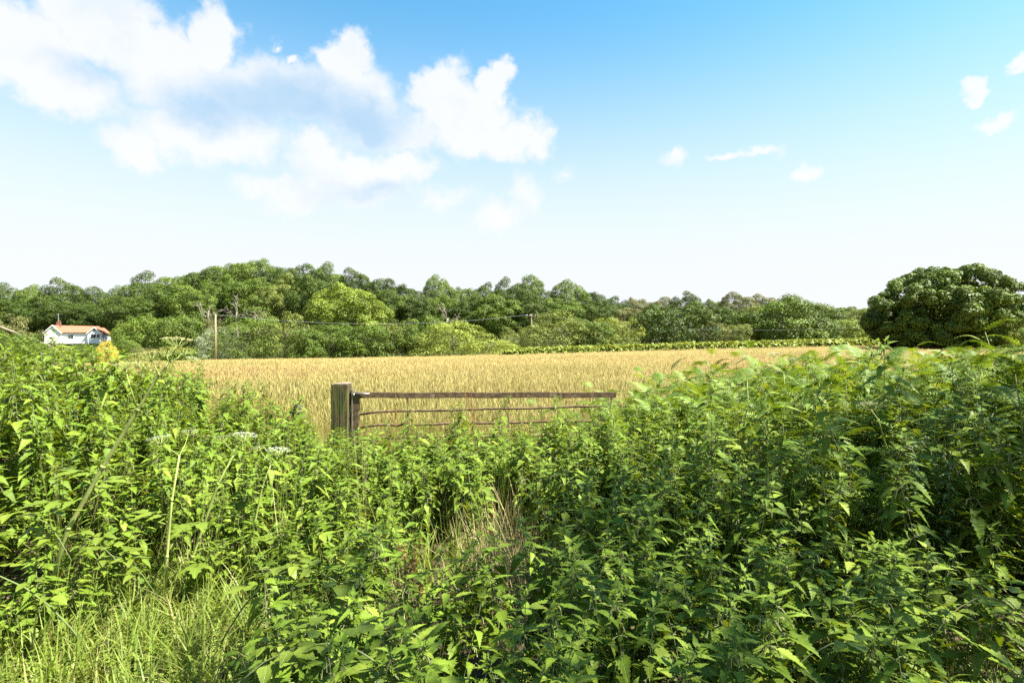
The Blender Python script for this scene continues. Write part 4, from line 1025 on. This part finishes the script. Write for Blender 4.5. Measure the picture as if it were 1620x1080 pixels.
hogweed([(wx(298, Yh), Yh, 0), P3(305, 880, Yh), P3(345, 765, Yh), P3(372, 715, Yh)], [.010, .009, .007, .005], [(3, P3(387, 685, Yh), .08), (3, P3(350, 690, Yh + .2), .05)], 'hogweed with a flat white umbel midway between stem and gate post', True, 2, 3)
hogweed([(wx(392, Yh + .3), Yh + .3, 0), P3(398, 850, Yh + .3), P3(415, 770, Yh + .3), P3(430, 730, Yh + .3)], [.009, .008, .006, .005], [(3, P3(441, 709, Yh + .3), .08), (3, P3(408, 706, Yh + .4), .05)], 'hogweed with a flat white umbel nearest to the gate post', True, 1, 4)
hogweed([(wx(1180, 6.2), 6.2, .3), P3(1186, 680, 6.2), P3(1182, 600, 6.2)], [.006, .005, .003], [(2, P3(1177, 563, 6.2), .05), (2, P3(1165, 572, 6.3), .03)], 'thin hogweed with small white umbel rising from bracken, left of its pair', True, 0, 5)
hogweed([(wx(1240, 6.0), 6.0, .3), P3(1244, 650, 6.0), P3(1240, 590, 6.0)], [.007, .005, .003], [(2, P3(1224, 558, 6.0), .065), (2, P3(1250, 566, 6.1), .05)], 'thin hogweed with wider white umbel rising from bracken, right of its pair', True, 0, 6)
hogweed([(wx(1415, 4.3), 4.3, .1), P3(1412, 740, 4.3), P3(1390, 665, 4.3), P3(1378, 648, 4.3)], [.009, .008, .005, .004], [(3, P3(1366, 637, 4.3), .07), (3, P3(1388, 640, 4.4), .04)], 'hogweed with flat greenish umbel in the shaded bracken on the right', False, 0, 7)

# ------------------------------------------------------------------ docks with rusty seed spikes
def dock(px, Y, top, label, seed, nb=6, sc=1.0):
    r = random.Random(seed); x = wx(px, Y); z0 = th(x, Y); H = wz(top, Y) - z0
    t = thing('dock', label, 'dock', (x, Y, z0), 0, group='rust-brown docks')
    b = MB(); b.tube([(0, 0, 0), (.02, 0, H * .5), (0, 0, H)], [.005, .004, .002], 5); ob('stem', b.mesh('dock stem', MAT['dock'], True), t)
    for i in range(nb + 1):
        z = H * (.5 + .38 * i / nb); a = r.uniform(0, 6.28); l = .26 * sc * r.uniform(.6, 1.1)
        s = Vector((0, 0, z)); e = s + Vector((math.cos(a) * l * .45, math.sin(a) * l * .3, l * .9))
        if i == nb: s = Vector((0, 0, H * .6)); e = Vector((0, 0, H))
        b = MB(); b.tube([tuple(s), tuple(e)], [.002, .001], 3)
        for k in range(34):
            c0 = s.lerp(e, .15 + .85 * k / 34) + Vector((r.gauss(0, .006), r.gauss(0, .006), 0)); q = .008 * r.uniform(.7, 1.2)
            d = Vector((r.gauss(0, 1), r.gauss(0, 1), r.gauss(0, .6))).normalized() * q; d2 = d.cross(Vector((.2, .3, 1))).normalized() * q
            b.add([tuple(c0 - d), tuple(c0 - d2), tuple(c0 + d), tuple(c0 + d2)], [(0, 1, 2, 3)], r.random())
        ob('seed_spike', b.mesh('dock spike', MAT['dock']), t)
dock(746, 6.7, 616, 'thin rust-brown dock standing in front of the gate middle', 1, 7)
dock(626, 6.8, 622, 'thin pale dock standing before the gate near its hinge', 4, 3)
dock(640, 2.75, 858, 'rust-brown dock with spreading spikes in the gap, bottom centre', 2, 6, .8)
dock(655, 2.95, 868, 'rust-brown dock behind the other one in the bottom centre gap', 5, 5, .8)
dock(316, 8.6, 588, 'rust-brown dock among nettles at the left field edge', 3, 7, 1.2)

# ------------------------------------------------------------------ brambles
def bramble(px, py, Y, seed, label, n=7, L_=.9):
    r = random.Random(seed); x = wx(px, Y); z1 = wz(py, Y); z0 = th(x, Y); a = r.uniform(-.6, .6) + (PI if r.random() < .5 else 0)
    t = thing('bramble', label, 'bramble', (x, Y, z0), 0, group='brambles in the nettles')
    def ax(f): return Vector((math.cos(a) * L_ * (f - .5), -.25 * f + math.sin(a) * .2 * f, (z1 - z0) * (1.0 - 1.1 * (f - .62) ** 2 * 2.0)))
    b = MB(); b.tube([tuple(ax(q / 9)) for q in range(10)], [.005 - .003 * q / 9 for q in range(10)], 5); ob('cane', b.mesh('bramble cane', MAT['nettle_stem'], True), t)
    for i in range(n):
        s = ax(.25 + .75 * i / n); aa = r.uniform(0, 6.28)
        st = s + Vector((math.cos(aa) * .05, math.sin(aa) * .05, .03))
        for dd in (0, 1.25, -1.25):
            M4 = Matrix.Translation(st) @ Matrix.Rotation(aa - PI / 2 + dd, 4, 'Z') @ Matrix.Rotation(R(r.uniform(-25, 20)), 4, 'X') @ Matrix.Translation((0, .02, 0)) @ Matrix.Scale(r.uniform(.065, .085) * (1.15 if dd == 0 else .9), 4)
            ob('leaf', BRL, t, M4)
BRL = leafmesh('bramble leaflet', MAT['bramble'], 8, .42, .15, .15, tooth=.12)[0]
for i, (px, py, Y, lb) in enumerate(((60, 800, 3.5, 'bramble with bright round toothed leaves at the left picture edge'), (130, 835, 3.5, 'bramble cane with pale leaves under the thick hogweed stem'), (30, 880, 3.0, 'low bramble in half shade at the lower left edge'),
        (560, 985, 2.1, 'sunlit bramble left of the nearest nettle clump'), (470, 880, 2.9, 'bramble at the right end of the sunlit grass'), (1340, 985, 2.3, 'shaded bramble low on the ground at the lower right'), (1560, 930, 2.6, 'shaded bramble with broad leaves at the lower right edge'), (200, 860, 3.6, 'bramble behind the sunlit grass on the left'))):
    bramble(px, py, Y, 60 + i, lb, 8)

# ------------------------------------------------------------------ thistle
def thistle(px, top, Y, seed, label):
    r = random.Random(seed); x = wx(px, Y); z0 = th(x, Y); H = wz(top, Y) - z0
    t = thing('thistle', label, 'thistle', (x, Y, z0), 0, group='thistles below the bracken')
    b = MB(); b.tube([(0, 0, 0), (.01, 0, H * .5), (0, .01, H)], [.006, .004, .002], 6); ob('stem', b.mesh('thistle stem', MAT['thistle'], True), t)
    b = MB()
    for i in range(46):
        z = H * (.25 + .75 * i / 46); a = i * 2.4; l = .15 * (1.1 - i / 60); d = Vector((math.cos(a), math.sin(a), r.uniform(.1, .5))); s = Vector((-math.sin(a), math.cos(a), 0)); V = []
        for k in range(7):
            f = k / 6; w = .022 * (1 - f) * (1 if k % 2 else .45) + .001; c0 = Vector((0, 0, z)) + d * l * f + Vector((0, 0, -.05 * f * f + (.012 if k % 2 else 0)))
            V += [tuple(c0 - s * w), tuple(c0 + s * w)]
        b.add(V, [(2 * k, 2 * k + 1, 2 * k + 3, 2 * k + 2) for k in range(6)], r.random())
    ob('foliage', b.mesh('thistle leaves', MAT['thistle']), t, kind='stuff')
    b = MB()
    for i in range(9):
        c0 = Vector((r.gauss(0, .04), r.gauss(0, .04), H + r.uniform(-.04, .04))); b.tube([tuple(c0 - Vector((0, 0, .012))), tuple(c0), tuple(c0 + Vector((0, 0, .012)))], [.004, .008, .003], 6)
        b.tube([(0, 0, H - .08), tuple(c0)], .0015, 3)
    ob('flower_buds', b.mesh('thistle buds', MAT['tassel'], True), t)
thistle(1446, 697, 3.5, 1, 'tall bushy thistle below the bracken, left of its pair')
thistle(1500, 728, 3.4, 2, 'thistle below the bracken, right of its pair')

# ------------------------------------------------------------------ verge grass, cleavers, dry stems, litter
def tuft(seed, mat, n=26, ht=.42, w=.006, rad=.07, lean=(.2, .9), seeds=0):
    r = random.Random(seed); b = MB()
    for i in range(n):
        a = r.uniform(0, 6.28); q = rad * math.sqrt(r.random())
        blade(b, (q * math.cos(a), q * math.sin(a), 0), ht * r.uniform(.5, 1.1), w * r.uniform(.7, 1.3), r.uniform(*lean), r.uniform(0, 6.28), 5, r.random(), 1.9)
    for i in range(seeds):
        a = r.uniform(0, 6.28); h = ht * r.uniform(1.2, 1.6); e = Vector((math.cos(a) * .12, math.sin(a) * .12, h)); b.tube([(0, 0, 0), tuple(e * .55), tuple(e)], .0011, 3, False, .9)
        for k in range(14):
            c0 = (e * .6).lerp(e, k / 14); s = Vector((math.cos(a + 1.57), math.sin(a + 1.57), .6)) * (.011 if k % 2 else -.011); s.z = .012
            b.add([tuple(c0), tuple(c0 + s * .6 + Vector((0, 0, .006))), tuple(c0 + s + Vector((0, 0, .012)))], [(0, 1, 2)], .85)
    return b.mesh('tuft %d' % seed, mat)
GT = proto_coll('verge_tuft', [tuft(s, MAT['grass'], 26, .36, .012, .08, (.2, 1.0), 2 if s % 2 else 0) for s in range(6)])
pos = []; scl = []
def inb(x, y): return True
for (x, y) in spots(-2.9, -.75, 1.7, 4.1, 46): pos.append((x, y)); scl.append(random.uniform(.7, 1.15))
for (x, y) in spots(-3.6, -2.2, 2.0, 3.6, 22): pos.append((x, y)); scl.append(random.uniform(.5, .9))
for (x, y) in spots(1.2, 3.6, 1.6, 3.3, 36): pos.append((x, y)); scl.append(random.uniform(.6, 1.0))
for (x, y) in spots(-.7, 1.3, 1.2, 2.6, 10): pos.append((x, y)); scl.append(random.uniform(.4, .7))
for (x, y) in spots(-5, 5.5, 3.4, 8.8, 7): pos.append((x, y)); scl.append(random.uniform(.6, 1.2))
n = len(pos); pos = np.array(pos); scl = np.array(scl)
scatter('verge_grass', 'long green grass growing on the verge at the lower left and right', 'grass', GT, np.stack([pos[:, 0], pos[:, 1], terrain(pos[:, 0], pos[:, 1])], 1),
        np.stack([rng.normal(0, .12, n), rng.normal(0, .12, n), rng.uniform(0, 6.28, n)], 1), np.stack([scl] * 3, 1), rng.integers(0, 6, n))
TG = proto_coll('tall_grass', [tuft(s + 90, MAT['grass'], 10, .80, .007, .05, (.1, .55), 5) for s in range(4)])
pp = np.array(spots(-6, 5.5, 3.3, 8.2, 6.5) + spots(-1.4, 2.6, 1.5, 3.3, 5)); n = len(pp); s_ = rng.uniform(.62, 1.0, n) * np.where(pp[:, 1] < 3.3, .72, 1.0)
scatter('tall_grass', 'tall green grass stems with seed heads growing up through the nettles', 'grass', TG, np.stack([pp[:, 0], pp[:, 1], terrain(pp[:, 0], pp[:, 1])], 1),
        np.stack([rng.normal(0, .12, n), rng.normal(0, .12, n), rng.uniform(0, 6.28, n)], 1), np.stack([s_] * 3, 1), rng.integers(0, 4, n))
def cleaver(seed):
    r = random.Random(seed); b = MB()
    for s in range(5):
        a = r.uniform(0, 6.28); p0 = Vector((r.gauss(0, .05), r.gauss(0, .05), 0)); d = Vector((math.cos(a) * .35, math.sin(a) * .35, 1)).normalized(); h = r.uniform(.2, .4)
        b.tube([tuple(p0), tuple(p0 + d * h)], .001, 3, False)
        for k in range(9):
            c0 = p0 + d * h * (.2 + .8 * k / 9)
            for q in range(6):
                aa = q * 1.047 + k; l = .02 * (1.1 - k / 14); e = Vector((math.cos(aa), math.sin(aa), .25)) * l; t_ = Vector((-math.sin(aa), math.cos(aa), 0)) * .0028
                b.add([tuple(c0), tuple(c0 + e * .6 + t_), tuple(c0 + e), tuple(c0 + e * .6 - t_)], [(0, 1, 2, 3)], r.random())
    return b.mesh('cleaver %d' % seed, MAT['cleavers'])
CLV = proto_coll('cleaver', [cleaver(s) for s in range(4)])
pp = spots(-2.6, -.6, 1.7, 3.4, 34) + spots(1.0, 2.2, 1.6, 2.5, 30) + spots(-1.0, .4, 2.4, 3.4, 14)
pp = np.array(pp); n = len(pp); s_ = rng.uniform(.7, 1.2, n)
scatter('cleavers', 'fine whorled cleavers creeping through the verge grass', 'ground cover', CLV, np.stack([pp[:, 0], pp[:, 1], terrain(pp[:, 0], pp[:, 1])], 1),
        np.stack([rng.normal(0, .2, n), rng.normal(0, .2, n), rng.uniform(0, 6.28, n)], 1), np.stack([s_] * 3, 1), rng.integers(0, 4, n))
ST = proto_coll('dry_stem', [tuft(s + 50, MAT['straw'], 9, .75, .0045, .06, (.05, .5)) for s in range(4)])
pp = np.array(spots(-.6, .4, 2.6, 5.0, 85, gap) + spots(-1.0, -.3, 2.5, 3.3, 9) + spots(-3, 4, 3.6, 7.5, 3.0)); n = len(pp); s_ = rng.uniform(.6, 1.1, n)
scatter('dry_stems', 'dry straw stems in the trodden gap before the gate', 'dry grass', ST, np.stack([pp[:, 0], pp[:, 1], terrain(pp[:, 0], pp[:, 1])], 1),
        np.stack([rng.normal(0, .2, n), rng.normal(0, .2, n), rng.uniform(0, 6.28, n)], 1), np.stack([s_] * 3, 1), rng.integers(0, 4, n))
n = 16000; lx = rng.uniform(-6, 6, n); ly = rng.uniform(.8, 8.5, n); nn = np.array([0, 0, 1.]) + rng.normal(0, .45, (n, 3)); nn /= np.linalg.norm(nn, axis=1, keepdims=True)
V, F = leaf_quads(np.stack([lx, ly, terrain(lx, ly) + rng.uniform(.01, .05, n)], 1), nn, .05, rng)
o = ob('leaf_litter', fastmesh('leaf litter', V, F, MAT['litter'], False, np.repeat(rng.random(n), 4)), kind='stuff'); o['label'] = 'dry brown leaf litter lying under the nettles'; o['category'] = 'litter'
print('OBJECTS TOTAL', len(bpy.data.objects), 'nettles', len(NET), 'bracken', len(BR))
